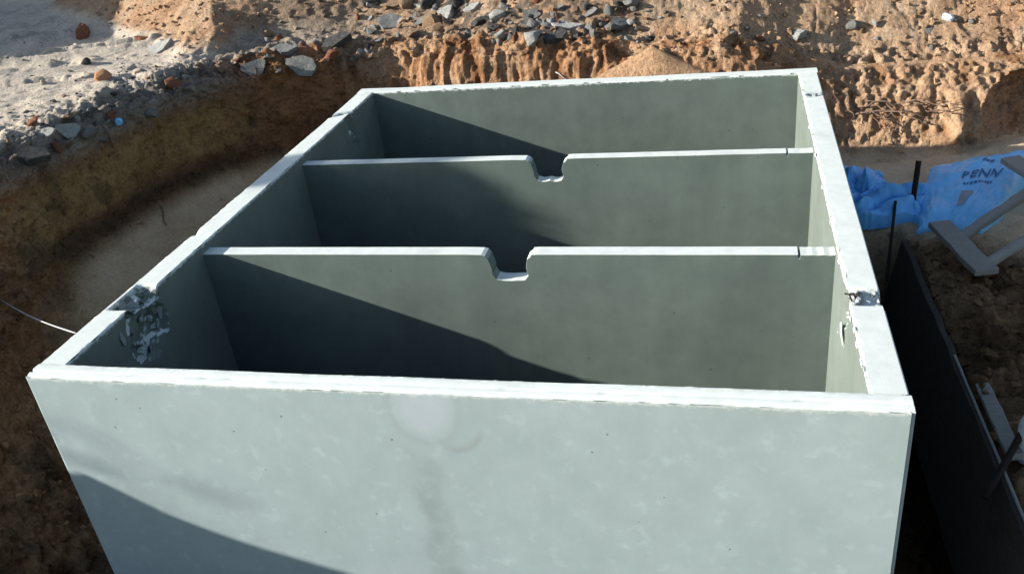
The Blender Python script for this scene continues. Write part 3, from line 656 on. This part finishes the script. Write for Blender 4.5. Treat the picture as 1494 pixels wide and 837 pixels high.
# ------------------------------------------------------------------ rubble that can be told apart
def put(px, py, name, mesh, mat, s, label, cat, group=None, sink=.35, rot=None):
    if mesh in SL: sink = .5
    h = hit(px, py)
    if not h: return None
    p_, n_, d_ = h; sc = s * d_ / F_PX                      # s: half size in photograph pixels
    sz = (sc, sc, sc) if not isinstance(rot, tuple) or len(rot) == 3 else sc
    o = rock(name, mesh, mat, p_ + n_ * sc * (.5 - sink) * .6, sc, rot)
    return tag(o, label, cat, group)
SPEC = [
 (232, 72, 'concrete_slab', SL[0], M_PALE, 23, 'pale grey concrete slab tilted up on the lit ground beside the sand heap', 'slab', (.35, -.45, .5)),
 (150, 114, 'brick_stone', RO[0], M_ORANGE, 13, 'rounded orange stone sitting on the rim of the left bank', 'stone', None),
 (125, 50, 'brick_stone', CH[0], M_BRICK, 14, 'dark red brick lump alone on the shaded flat ground', 'brick', None),
 (207, 55, 'brick_stone', SL[1], M_BRICK, 11, 'flat pinkish brick piece at the foot of the sand heap', 'brick', (.1, .1, .4)),
 (192, 101, 'stone', CH[1], M_PALE, 9, 'small white stone on the bank rim right of the orange stone', 'stone', None),
 (175, 120, 'concrete_slab', SL[2], M_GREY, 13, 'thin grey slab jutting from the bank below the white stone', 'slab', (.3, .2, 1)),
 (125, 92, 'stone', RO[1], M_DARK, 8, 'small dark stone on the shaded ground left of the orange stone', 'stone', None),
 (98, 190, 'concrete_slab', SL[3], M_PALE, 20, 'pale flat slab standing on edge in the left bank rim', 'slab', (1.1, .2, .9)),
 (65, 197, 'concrete_slab', SL[4], M_PALE, 16, 'whitish broken slab lying at the far left bank rim', 'slab', (.5, -.3, .6)),
 (50, 178, 'brick_stone', CH[2], M_BRICK, 13, 'brown brick lump on the lit ground at the far left', 'brick', None),
 (45, 228, 'asphalt_lump', SL[5], M_DARK, 26, 'black asphalt slab hanging under the left bank rim', 'slab', (.25, .25, .2)),
 (85, 214, 'stone', CH[3], M_BRICK, 11, 'dark red stone beside the black asphalt slab', 'stone', None),
 (165, 166, 'brick_stone', CH[4], M_BRICK, 10, 'red brick bit in the shaded bank above the blue cap', 'brick', None),
 (252, 121, 'brick_stone', RO[2], M_BRICK, 13, 'dull red stone stuck in the shaded left bank', 'stone', None),
 (347, 87, 'brick_stone', CH[5], M_BRICK, 9, 'small red stone in the grey crust near the pit corner', 'stone', None),
 (415, 72, 'concrete_slab', SL[0], M_GREY, 19, 'small blue grey slab on the crust above the pit corner', 'slab', (.4, 0, .3)),
 (440, 97, 'concrete_slab', SL[1], M_GREY, 26, 'long grey slab edge projecting from the crust at the pit corner', 'slab', (1.0, .25, .1)),
 (485, 80, 'brick_stone', RO[3], M_BRICK, 12, 'reddish stone on the end of the grey slab at the pit corner', 'stone', None),
 (490, 62, 'concrete_slab', SL[2], M_DARK, 25, 'dark broken slab leaning over the reddish stone', 'slab', (.4, -.2, .2)),
 (370, 100, 'concrete_slab', SL[3], M_GREY, 23, 'grey crumbling slab at the top of the shaded pit corner', 'slab', (1.05, -.2, .5)),
 (572, 34, 'rubble_block', SL[4], M_GREY, 25, 'large dark grey rubble block in the back bank, left part', 'rubble', (.5, .15, .2)),
 (655, 20, 'rubble_block', CH[6], M_PALE, 17, 'squarish pale block high in the back bank', 'rubble', (.6, .5, .8)),
 (630, 34, 'brick_stone', RO[4], M_TAN, 16, 'round tan stone beside the squarish pale block', 'stone', None),
 (660, 48, 'stone', RO[5], M_TAN, 15, 'tan lump under the squarish pale block', 'stone', None),
 (726, 26, 'rubble_block', CH[7], M_PALE, 15, 'whitish lump with chips in the middle of the back bank', 'rubble', None),
 (773, 24, 'concrete_slab', SL[5], M_GREY, 17, 'oval grey green slab tilted in the back bank', 'slab', (.9, .1, .15)),
 (825, 39, 'concrete_slab', SL[0], M_PALE, 27, 'long pale slab edge lying level in the rubble seam', 'slab', (.2, .05, .02)),
 (800, 52, 'concrete_slab', SL[1], M_DARK, 32, 'dark grey slab under the long pale slab edge', 'slab', (.3, .05, .1)),
 (915, 57, 'stone', CH[8], M_PALE, 9, 'small pointed white stone above the sand cone', 'stone', None),
 (868, 50, 'stone', CH[0], M_GREY, 9, 'grey shard between the dark slab and white stone', 'stone', None),
 (925, 13, 'stone', RO[0], M_GREY, 7, 'round grey stone at the top of the rubble seam', 'stone', None),
 (905, 35, 'concrete_slab', SL[2], M_GREY, 22, 'grey slab at the right end of the rubble seam', 'slab', (.3, .2, .4)),
 (1163, 52, 'rubble_block', CH[1], M_PALE, 15, 'rough pale green block above the back right tank corner', 'rubble', None),
 (1110, 57, 'brick_stone', CH[2], M_BRICK, 10, 'red brick bit left of the rough pale green block', 'brick', None),
 (1243, 38, 'rubble_block', RO[1], M_GREY, 12, 'round grey lump on the right slope', 'rubble', None),
 (1278, 34, 'stone', CH[3], M_PALE, 7, 'small pale stone right of the round grey lump', 'stone', None),
 (1280, 57, 'stone', CH[4], M_PALE, 6, 'little cream stone below the round grey lump', 'stone', None),
 (1356, 45, 'stone', CH[5], M_GREY, 9, 'grey stone half buried in the middle of the right slope', 'stone', None),
 (1383, 27, 'stone', RO[2], M_WHITE, 9, 'bright white stone at the top of the right slope', 'stone', None),
 (130, 195, 'stone', CH[7], M_GREY, 12, 'grey chunk in the shaded bank right of the standing slab', 'stone', None),
 (150, 205, 'stone', CH[8], M_GREY, 9, 'little grey chunk in the shaded bank below the blue cap', 'stone', None),
 (220, 165, 'stone', RO[3], M_GREY, 11, 'pale smudge grey stone in the middle of the shaded bank', 'stone', None),
]
for (px, py, nm, me_, mt, s, lab, cat, rot) in SPEC: put(px, py, nm, me_, mt, s, lab, cat, None, .35, rot)
COLN = {'rubble_grey': 'grey', 'rubble_pale': 'whitish', 'rubble_dark': 'blackish', 'rubble_tan': 'tan', 'rubble_brick': 'red', 'rubble_orange': 'orange'}
def place_words(px, py):
    if py < 140 and px > 960: return 'on the sunlit slope ' + ('behind the right tank corner' if px < 1200 else 'above the hanging roots' if px < 1340 else 'at the far right')
    if px > 520: return 'in the back bank, ' + ('left part' if px < 660 else 'middle' if px < 800 else 'beside the sand cone') + (', high up' if py < 28 else ', low down')
    if px > 330: return 'in the crust over the shaded pit corner'
    return 'on the left bank rim ' + ('near the black slab' if px < 110 else 'near the orange stone' if px < 210 else 'near the sand heap')
def kind_words(mt, s): return ('fist-sized ' if s > 6.5 else 'small ' if s > 4.2 else 'tiny ') + COLN[mt.name]
# smaller rubble of the seam in the back bank
for k in range(150):
    px = rnd.uniform(525, 965); py = rnd.uniform(2, 64)
    if rnd.random() < .25: px = rnd.uniform(380, 540); py = rnd.uniform(45, 105)
    mt = rnd.choice([M_GREY, M_GREY, M_GREY, M_PALE, M_DARK, M_DARK, M_TAN, M_TAN, M_BRICK])
    s = rnd.uniform(3.5, 9.5); put(px, py, 'rubble_chunk', rnd.choice(CH + SL), mt, s, kind_words(mt, s) + ' rubble chunk ' + place_words(px, py), 'rubble', 'rubble chunks in the back bank')
for k in range(34):
    px = rnd.uniform(530, 950); py = rnd.uniform(4, 58); mt = rnd.choice([M_GREY, M_GREY, M_DARK, M_TAN, M_TAN, M_PALE]); s = rnd.uniform(10, 17)
    put(px, py, 'rubble_block', rnd.choice(CH + SL), mt, s, 'big ' + COLN[mt.name] + ' rubble block ' + place_words(px, py), 'rubble', 'rubble blocks in the back bank')
for k in range(60):
    px = rnd.uniform(960, 1494); py = rnd.uniform(0, 130 - 40 * (px > 1250))
    mt = M_TAN if rnd.random() < .8 else M_GREY; s = rnd.uniform(2.5, 5.5); put(px, py, 'soil_lump', rnd.choice(RO + CH), mt, s, kind_words(mt, s) + ' lump ' + place_words(px, min(py, 139)), 'lump', 'lumps on the back right slope')
for k in range(60):
    t = rnd.random(); px = t * 330; py = 205 - 110 * t + rnd.uniform(-38, 14)
    mt = rnd.choice([M_PALE, M_GREY, M_GREY, M_TAN, M_TAN, M_DARK, M_DARK]); s = rnd.uniform(2.5, 6.8); put(px, py, 'bank_stone', rnd.choice(CH + SL), mt, s, kind_words(mt, s) + ' stone ' + place_words(px, py), 'stone', 'small stones along the left bank rim')
for k in range(14):
    px = rnd.uniform(0, 240); py = rnd.uniform(5, 120)
    put(px, py, 'ground_stone', rnd.choice(CH), rnd.choice([M_GREY, M_TAN, M_DARK]), rnd.uniform(1.5, 3.5), 'tiny stone on the shaded flat ground at top left', 'stone', 'tiny stones on the flat ground')
# blue bottle cap in the bank
h = hit(174, 176)
V, F = tube([Vector((0, 0, 0)), Vector((0, 0, .012)), Vector((0, 0, .015))], [.016, .016, .0135], 20); rt = h[1].to_track_quat('Z', 'Y').to_matrix()
link('bottle_cap', pymesh('bottle_cap', [h[0] + rt @ Vector(v) + h[1] * .004 for v in V], F, True, 40), M_BLUE, None)
tag(bpy.data.objects['bottle_cap'], 'small bright blue plastic bottle cap stuck in the left bank', 'bottle cap')

# ------------------------------------------------------------------ loose clods: uncountable
LUMP = []
for k in range(6):
    m_ = rock_mesh(200 + k, 9, .8, .0, False); v_ = np.array([v.co[:] for v in m_.vertices]); f_ = [tuple(p.vertices) for p in m_.polygons]; LUMP.append((v_, f_))
def scatter(name, V, Qd, colr, weight, count, smin, smax, mat, label, seed, tint=None, power=2.5):
    r = np.random.default_rng(seed); w = weight[Qd].mean(1); e1 = V[Qd[:, 1]] - V[Qd[:, 0]]; e2 = V[Qd[:, 3]] - V[Qd[:, 0]]; ar = np.linalg.norm(np.cross(e1, e2), axis=1)
    w = w * ar; w /= w.sum(); pick = r.choice(len(Qd), count, p=w)
    VV, FF, CC = [], [], []; nb = 0
    for q in pick:
        a, b, c = r.random(2).tolist() + [0]; p = V[Qd[q, 0]] + e1[q] * a + e2[q] * b
        s = smin + (smax - smin) * r.random() ** power; v_, f_ = LUMP[r.integers(6)]
        an = r.random() * 6.28; ca, sa = math.cos(an), math.sin(an); R2 = np.array([[ca, -sa, 0], [sa, ca, 0], [0, 0, 1]])
        VV.append(v_ * s * np.array([1, r.uniform(.6, 1), r.uniform(.5, 1)]) @ R2.T + p + np.array([0, 0, s * .25])); FF += [tuple(i + nb for i in f) for f in f_]; nb += len(v_)
        cc = colr[Qd[q, 0]] * r.uniform(.75, 1.25) if tint is None else np.array(tint[r.integers(len(tint))]) * r.uniform(.8, 1.15); CC.append(np.repeat(cc[None], len(v_), 0))
    me = pymesh(name, np.vstack(VV), FF); color_attr(me, np.vstack(CC)); o = link(name, me, mat); tag(o, label, None, None, 'stuff'); return o
visw = ((us > A(3)) & (us < A(18))).astype(float)[:, None] * np.ones((1, nc + nd)) * (dd < 2.0); visw = visw.reshape(-1)
scatter('soil_clods', bank_V, bank_Q, bank_C, visw * (bank_talus * 2.2 + bank_heap * .8 + .12), 8500, .003, .026, M_SOIL, 'loose soil clods on the banks', 5)
scatter('pebbles', bank_V, bank_Q, bank_C, visw * (bank_flat * .7 + bank_crust * 1.0), 2600, .002, .010, M_SOIL, 'fine pebbles and grit along the bank rims', 6, [(.22, .21, .20), (.36, .34, .31), (.12, .11, .10), (.28, .16, .11), (.34, .27, .2)])
tw = (clody * (1 - tr) * (Q[..., 0] < 3.4) * (Q[..., 1] > -.5)).reshape(-1)
scatter('trench_clods', Q.reshape(-1, 3), tq, tcol.reshape(-1, 3), tw, 2600, .004, .028, M_SOIL, 'broken brown soil clods beside the trench', 8)

# ------------------------------------------------------------------ sand cone behind the tank
cx_, cy_ = 1.30, 2.70
th = np.linspace(0, 2 * math.pi, 90); rr_ = np.linspace(0, 1, 50)
cone = np.zeros((90, 50, 3)); cone[..., 0] = cx_ + np.cos(th)[:, None] * rr_[None] * .62; cone[..., 1] = cy_ + np.sin(th)[:, None] * rr_[None] * .20
cone[..., 2] = .03 - .30 * rr_[None] ** .95 + .010 * fbm(cone * np.array([1, 1, 0]), 9, 3, 401)
me, _q = gridmesh('sand_cone', cone); color_attr(me, (np.zeros((90 * 50, 3)) + c3(.50, .305, .175)) * (1 + .12 * fbm(cone.reshape(-1, 3), 12, 3, 409))[:, None]); me.materials.append(M_SOIL)
if me.polygons[2000].normal.z < 0: me.flip_normals()
sc_ = bpy.data.objects.new('sand_cone', me); C.objects.link(sc_); tag(sc_, kind='structure')

# ------------------------------------------------------------------ things right of the tank
def board(name, a, b, wdir, width, thick, mat, parent=None, seg=10, warp=.003):
    a, b = Vector(a), Vector(b); t = (b - a).normalized(); w = Vector(wdir); w = (w - t * w.dot(t)).normalized(); n_ = t.cross(w)
    V, F = [], []
    for k in range(seg + 1):
        p = a.lerp(b, k / seg) + n_ * rnd.uniform(-warp, warp)
        for (sw, sn) in ((-1, -1), (1, -1), (1, 1), (-1, 1)): V.append(p + w * sw * (width / 2 + rnd.uniform(-warp, warp) * .6) + n_ * sn * thick / 2)
    for k in range(seg):
        for s in range(4): F.append((k * 4 + s, k * 4 + (s + 1) % 4, k * 4 + 4 + (s + 1) % 4, k * 4 + 4 + s))
    F.append((3, 2, 1, 0)); F.append(tuple(seg * 4 + s for s in range(4)))
    me = pymesh(name, V, F); bm = bmesh.new(); bm.from_mesh(me); bmesh.ops.recalc_face_normals(bm, faces=bm.faces)
    bmesh.ops.bevel(bm, geom=[e for e in bm.edges if e.calc_face_angle(0) > 1.0], offset=.002, segments=1, affect='EDGES'); bm.to_mesh(me); bm.free()
    return link(name, me, mat, parent)
# formwork board holding back the soil
tag(board('formwork_board', (2.262, 1.70, -.66), (2.300, -.45, -.66), (.16, 0, 1), .36, .022, M_WOODD, None, 24, .004), 'long dark formwork board on edge along the trench', 'board')
tag(board('edge_batten', (2.305, .93, -.478), (2.330, -.2, -.478), (1, 0, .1), .007, .006, M_WOOD, None, 16, .001), 'thin pale batten along the top of the dark formwork board', 'batten')
tag(board('loose_plank', (2.345, .77, -.475), (2.352, .46, -.470), (1, 0, .15), .036, .02, M_WOOD, None, 8, .003), 'short worn grey plank lying beside the trench', 'plank')
# steel rods
def rod(name, a, b, r0, label, cat='rod'):
    V, F = tube([Vector(a).lerp(Vector(b), t) for t in np.linspace(0, 1, 14)], [r0 * (1 + .08 * (k % 2)) for k in range(14)], 10)
    tag(link(name, pymesh(name, V, F, True), M_STEEL), label, cat)
rod('steel_stake', (2.352, 1.97, -.62), (2.372, 2.03, -.305), .0105, 'thick rusty steel stake standing upright by the blue plastic')
rod('thin_stake', (2.222, 1.60, -.60), (2.285, 1.93, -.43), .0055, 'thin dark rod leaning at the end of the formwork board')
rod('leaning_bar', (2.262, .343, -.503), (2.54, .76, -.31), .0085, 'black bar leaning across the formwork board at lower right')
# blue sack
def patch(name, c4, n_, zfun, mat, thick=.006, smooth=True):
    a, b, c, d = [np.array(q) for q in c4]; U_, V_ = np.meshgrid(np.linspace(0, 1, n_), np.linspace(0, 1, n_), indexing='ij')
    xy = (a * ((1 - U_) * (1 - V_))[..., None] + b * ((1 - U_) * V_)[..., None] + c * (U_ * V_)[..., None] + d * (U_ * (1 - V_))[..., None])
    return xy, U_, V_
SC = ((2.345, 1.815), (2.475, 2.30), (2.95, 2.47), (2.585, 1.80))     # near-left, far-left, far-right, near-right
sxy, SU, SV = patch('s', SC, 90, None, None)
wr = .016 * fbm(np.stack([SU * 3.0 + SV * .7, SV * 3, 0 * SU], -1), 1.6, 3, 501) + .010 * np.abs(fbm(np.stack([SU * 6, SV * 2.2 + SU * 2, 0 * SU], -1), 1.8, 3, 511)) + .004 * fbm(np.stack([SU, SV, 0 * SU], -1), 22, 3, 515)
puff = .055 * (np.clip(SU * (1 - SU) * 4, 0, 1) * np.clip(SV * (1 - SV) * 4, 0, 1)) ** .45
edge_n = .018 * np.stack([fbm(np.stack([SU, SV, 0 * SU], -1), 5, 3, 521), fbm(np.stack([SU, SV, 0 * SU + 5], -1), 5, 3, 527)], -1)
sxy = sxy + edge_n
gz = np.array([[drop(x, y).z for x, y in row[::6]] for row in sxy[::6]]); 
def up6(g_): 
    ii = np.linspace(0, g_.shape[0] - 1, 90); jj = np.linspace(0, g_.shape[1] - 1, 90); t_ = np.array([np.interp(jj, np.arange(g_.shape[1]), r_) for r_ in g_]); return np.array([np.interp(ii, np.arange(g_.shape[0]), t_[:, k]) for k in range(90)]).T
gz = up6(gz); sz_top = gz.mean() * .6 + gz * .4 + puff + wr + .012 + .06 * SV
T3 = np.dstack([sxy, sz_top]); B3 = np.dstack([sxy, np.minimum(gz - .004, sz_top - .006)])
def closed(name, T, B, mat, parent=None):
    n_ = T.shape[0]; V = np.vstack([T.reshape(-1, 3), B.reshape(-1, 3)]); N0 = n_ * n_; F = []
    for i in range(n_ - 1):
        for j in range(n_ - 1):
            a, b, c, d = i * n_ + j, (i + 1) * n_ + j, (i + 1) * n_ + j + 1, i * n_ + j + 1; F.append((a, b, c, d)); F.append((N0 + d, N0 + c, N0 + b, N0 + a))
    for i in range(n_ - 1):
        for (a, b) in ((i * n_, (i + 1) * n_), ((i + 1) * n_ + n_ - 1, i * n_ + n_ - 1), (i + 1, i), ((n_ - 1) * n_ + i, (n_ - 1) * n_ + i + 1)): F.append((b, a, N0 + a, N0 + b))
    me = pymesh(name, V, F, True, 50); bm = bmesh.new(); bm.from_mesh(me); bmesh.ops.recalc_face_normals(bm, faces=bm.faces); bm.to_mesh(me); bm.free()
    return link(name, me, mat, parent)
sack = empty('blue_sack', (2.58, 2.08, float(gz.min()))); tag(sack, 'large bright blue printed cement sack lying flat beside the wooden frame', 'sack')
body = closed('sack_body', T3, B3, M_BLUE, sack)
def on_sack(u, v, lift=.002):
    i = min(max(u, 0), 1) * 89; j = min(max(v, 0), 1) * 89; i0, j0 = min(int(i), 88), min(int(j), 88); fi, fj = i - i0, j - j0
    p = T3[i0, j0] * (1 - fi) * (1 - fj) + T3[i0 + 1, j0] * fi * (1 - fj) + T3[i0, j0 + 1] * (1 - fi) * fj + T3[i0 + 1, j0 + 1] * fi * fj
    return Vector(p) + Vector((0, 0, lift))
# lettering, mapped onto the sack cloth
tcv = bpy.data.curves.new('lettering', 'FONT'); tcv.body = 'PENN'; tcv.size = 1.0; tcv.space_character = 1.12; tcv.resolution_u = 3; tcv.offset = .012
to = bpy.data.objects.new('t', tcv); C.objects.link(to); dg = bpy.context.evaluated_depsgraph_get(); tm = bpy.data.meshes.new_from_object(to.evaluated_get(dg)); bpy.data.objects.remove(to)
bm = bmesh.new(); bm.from_mesh(tm); bmesh.ops.triangulate(bm, faces=bm.faces); bmesh.ops.subdivide_edges(bm, edges=[e for e in bm.edges if e.calc_length() > .2], cuts=3); bmesh.ops.triangulate(bm, faces=bm.faces)
wx = max(v.co.x for v in bm.verts)
for v in bm.verts: v.co = on_sack(.36 + .40 * v.co.x / wx, .52 + .155 * v.co.y + .04 * v.co.x / wx, .0035)
bm.to_mesh(tm); bm.free(); link('printed_lettering', tm, M_INK, body)
def strip(u0, v0, u1, v1, w, mat, name):
    V, F = [], []
    for k in range(13):
        t = k / 12; u = u0 + (u1 - u0) * t; v = v0 + (v1 - v0) * t
        V += [on_sack(u, v - w / 2, .0032), on_sack(u, v + w / 2, .0032)]
    for k in range(12): F.append((2 * k, 2 * k + 2, 2 * k + 3, 2 * k + 1))
    return link(name, pymesh(name, V, F), mat, body)
for k in range(9): strip(.40 + k * .038, .462 + k * .004, .40 + k * .038 + .024, .464 + k * .004, .024, M_INK, 'printed_mark')
for k in range(3): strip(.50 + k * .04, .78, .53 + k * .04, .785, .035, M_INK, 'printed_mark')
V, F = [], []
for q in range(9):
    for a_ in np.linspace(0, 2 * math.pi, 40, endpoint=False): V.append(on_sack(.50 + q / 8 * .060 * (1 + .2 * math.sin(3 * a_)) * math.cos(a_), .27 + q / 8 * .11 * (1 + .15 * math.cos(2 * a_)) * math.sin(a_), .0032))
for q in range(8): F += [(q * 40 + k, (q + 1) * 40 + k, (q + 1) * 40 + (k + 1) % 40, q * 40 + (k + 1) % 40) for k in range(40)]
link('mud_stain', pymesh('mud_stain', V, F, True), M_MUD, body)
# crumpled blue plastic between stake and tank
def crumple(c4, n_, amp, hgt, seed):
    xy, U_, V_ = patch('c', c4, n_, None, None); Pq = np.stack([U_, V_, 0 * U_], -1)
    f1 = np.abs(fbm(Pq * np.array([1, 2.0, 1]), 1.6, 2, seed)); f2 = np.abs(fbm(Pq + 9, 4.5, 2, seed + 5)); xy = xy + .03 * np.stack([fbm(Pq, 4, 3, seed + 7), fbm(Pq, 4, 3, seed + 9)], -1)
    z0 = np.array([[drop(x, y).z for x, y in row[::5]] for row in xy[::5]]).mean()
    T = np.dstack([xy, z0 + .012 + amp * f1 + amp * .25 * f2 + hgt * (np.clip(U_ * (1 - U_) * 4, 0, 1) * np.clip(V_ * (1 - V_) * 4, 0, 1)) ** .5]); B = np.dstack([xy, T[..., 2] - .003 - (T[..., 2] - z0 + .005) * .9]); return T, B
cp = empty('crumpled_plastic', (2.27, 2.05, -.52)); tag(cp, 'crumpled blue plastic sheet between the steel stake and the tank', 'plastic sheet')
T_, B_ = crumple(((2.13, 1.86), (2.12, 2.06), (2.42, 2.10), (2.385, 1.90)), 60, .10, .035, 541); closed('sheet_fold', T_, B_, M_BLUE2, cp)
T_, B_ = crumple(((2.11, 1.98), (2.10, 2.30), (2.315, 2.36), (2.255, 2.06)), 60, .11, .045, 561); closed('sheet_fold', T_, B_, M_BLUE2, cp)
# wooden frame: two round poles across two boards
fr = empty('wooden_frame', (2.6, 1.75, -.5)); tag(fr, 'weathered wooden frame of two poles nailed across two short boards', 'wooden frame')
board('cross_board', (2.405, 1.735, -.435), (2.472, 1.325, -.415), (1, .2, .05), .075, .022, M_WOOD, fr, 8, .002)
board('cross_board', (2.735, 2.17, -.36), (2.86, 1.72, -.36), (1, .2, .05), .075, .022, M_WOOD, fr, 8, .002)
for (a_, b_) in (((2.425, 1.60, -.455), (2.87, 2.08, -.385)), ((2.455, 1.375, -.438), (2.90, 1.80, -.385))):
    pts = [Vector(a_).lerp(Vector(b_), t) + Vector((0, 0, .004 * math.sin(7 * t))) for t in np.linspace(0, 1, 14)]
    V, F = tube(pts, [.020 + .0015 * math.sin(k * 1.7) for k in range(14)], 12); link('pole', pymesh('pole', V, F, True, 60), M_WOOD, fr)
# white jug at the right border
jug_c = Vector((2.402, .505, -.505)); V, F = tube([jug_c, jug_c + Vector((0, 0, .02)), jug_c + Vector((0, 0, .10)), jug_c + Vector((0, 0, .135)), jug_c + Vector((0, 0, .15)), jug_c + Vector((0, 0, .175))], [.036, .040, .040, .030, .016, .016], 20)
jug = link('plastic_bottle', pymesh('plastic_bottle', V, F, True, 40), M_WHITE); tag(jug, 'white plastic bottle at the right edge beside the leaning bar', 'bottle')

# roots hanging out of the back cut
rt_ = empty('root_tangle', hit(1310, 165)[0]); tag(rt_, 'tangle of thin brown roots hanging from the back cut right of the tank', 'roots')
for k in range(16):
    px = rnd.uniform(1222, 1350); py = rnd.uniform(146, 172); L_ = rnd.uniform(40, 120); dr = rnd.uniform(-.05, .22); pts = []
    drop_ = rnd.random() < .4
    for t in np.linspace(0, 1, 9):
        q = (px + L_ * t * (.25 if drop_ else 1), py + (L_ * .45 * t if drop_ else dr * L_ * t) + 5 * math.sin(t * 5 + k)); h = hit(min(q[0], 1440), q[1])
        if h: pts.append(h[0] + h[1] * (.010 + .02 * math.sin(t * 3.1)))
    if len(pts) > 3:
        V, F = tube(pts, [(.0012 + .0022 * (k % 3 == 0)) * (1 - .6 * i / len(pts)) + .0008 for i in range(len(pts))], 5); link('root', pymesh('root', V, F, True), M_ROOT, rt_)
# wire running from the left bank to the rim
a0 = Vector((-1.16, 1.04, -.375)); b0 = Vector((-.004, .205, -.004)); pts = [a0.lerp(b0, t) - Vector((0, 0, .022 * math.sin(math.pi * t))) for t in np.linspace(0, 1, 20)]
V, F = tube(pts, .0022, 6); tag(link('wire', pymesh('wire', V, F, True), M_WIRE), 'thin pale wire strung from the left bank to the tank rim', 'wire')
# dry twigs on the left sand and back slope
for k, (p0, p1, lab) in enumerate((((232, 300), (243, 330), 'short dark twig on the shaded sand slope left of the tank'), ((810, 105), (832, 118), 'pale bent twig at the foot of the back bank'), ((150, 185), (172, 222), 'dark twig sticking from the left bank below the blue cap'))):
    pts = []
    for t in np.linspace(0, 1, 6):
        h = hit(p0[0] + (p1[0] - p0[0]) * t + 2 * math.sin(t * 6), p0[1] + (p1[1] - p0[1]) * t)
        if h: pts.append(h[0] + h[1] * .006)
    V, F = tube(pts, .0028, 6); tag(link('twig', pymesh('twig', V, F, True), M_ROOT if k != 1 else M_WIRE), lab, 'twig')

# ------------------------------------------------------------------ bushes added out of view on the left to cast shadows on the tank
def shadow_shrub(x, y, top_z, rx, ry, rz, nleaf, seed, label, leaf=.035):
    r = random.Random(seed); b_ = drop(x, y) ; root = empty('shadow_shrub', b_); tag(root, label, 'shadow_shrub', None)
    V, F = [], []; cz = top_z - rz
    for k in range(7 if nleaf > 100 else 3):
        an = r.uniform(0, 6.28); e_ = Vector((x + rx * .7 * math.cos(an), y + ry * .7 * math.sin(an), cz + r.uniform(-.5, .6) * rz))
        v_, f_ = tube([b_ - Vector((0, 0, .05)), Vector((x, y, b_.z)).lerp(e_, .5) + Vector((r.uniform(-.05, .05), r.uniform(-.05, .05), .1)), e_], [.012, .007, .003], 6); nb = len(V); V += v_; F += [tuple(i + nb for i in f) for f in f_]
    link('stem', pymesh('stem', V, F, True), M_BARK, root); V, F = [], []
    for k in range(nleaf):
        while True:
            q = Vector((r.uniform(-1, 1), r.uniform(-1, 1), r.uniform(-1, 1)))
            if q.length < 1: break
        c = Vector((x + q.x * rx, y + q.y * ry, cz + q.z * rz)); a = Vector((r.gauss(0, 1), r.gauss(0, 1), r.gauss(0, 1))).normalized(); b = a.orthogonal().normalized(); l_ = leaf * r.uniform(.7, 1.4)
        nb = len(V); V += [c - a * l_, c + b * l_ * .4, c + a * l_, c - b * l_ * .4]; F.append((nb, nb + 1, nb + 2, nb + 3))
    link('foliage', pymesh('foliage', V, F), M_LEAF, root)
shadow_shrub(-5.0, -.03, 2.13, .22, .20, 1.0, 2600, 1, 'tall narrow green bush added left of the pit to shade the second cross wall', .05)
shadow_shrub(-5.0, -1.31, 1.85, .35, .15, .50, 70, 2, 'sparse low green bush added left of the pit to streak the front wall with shadow', .045)
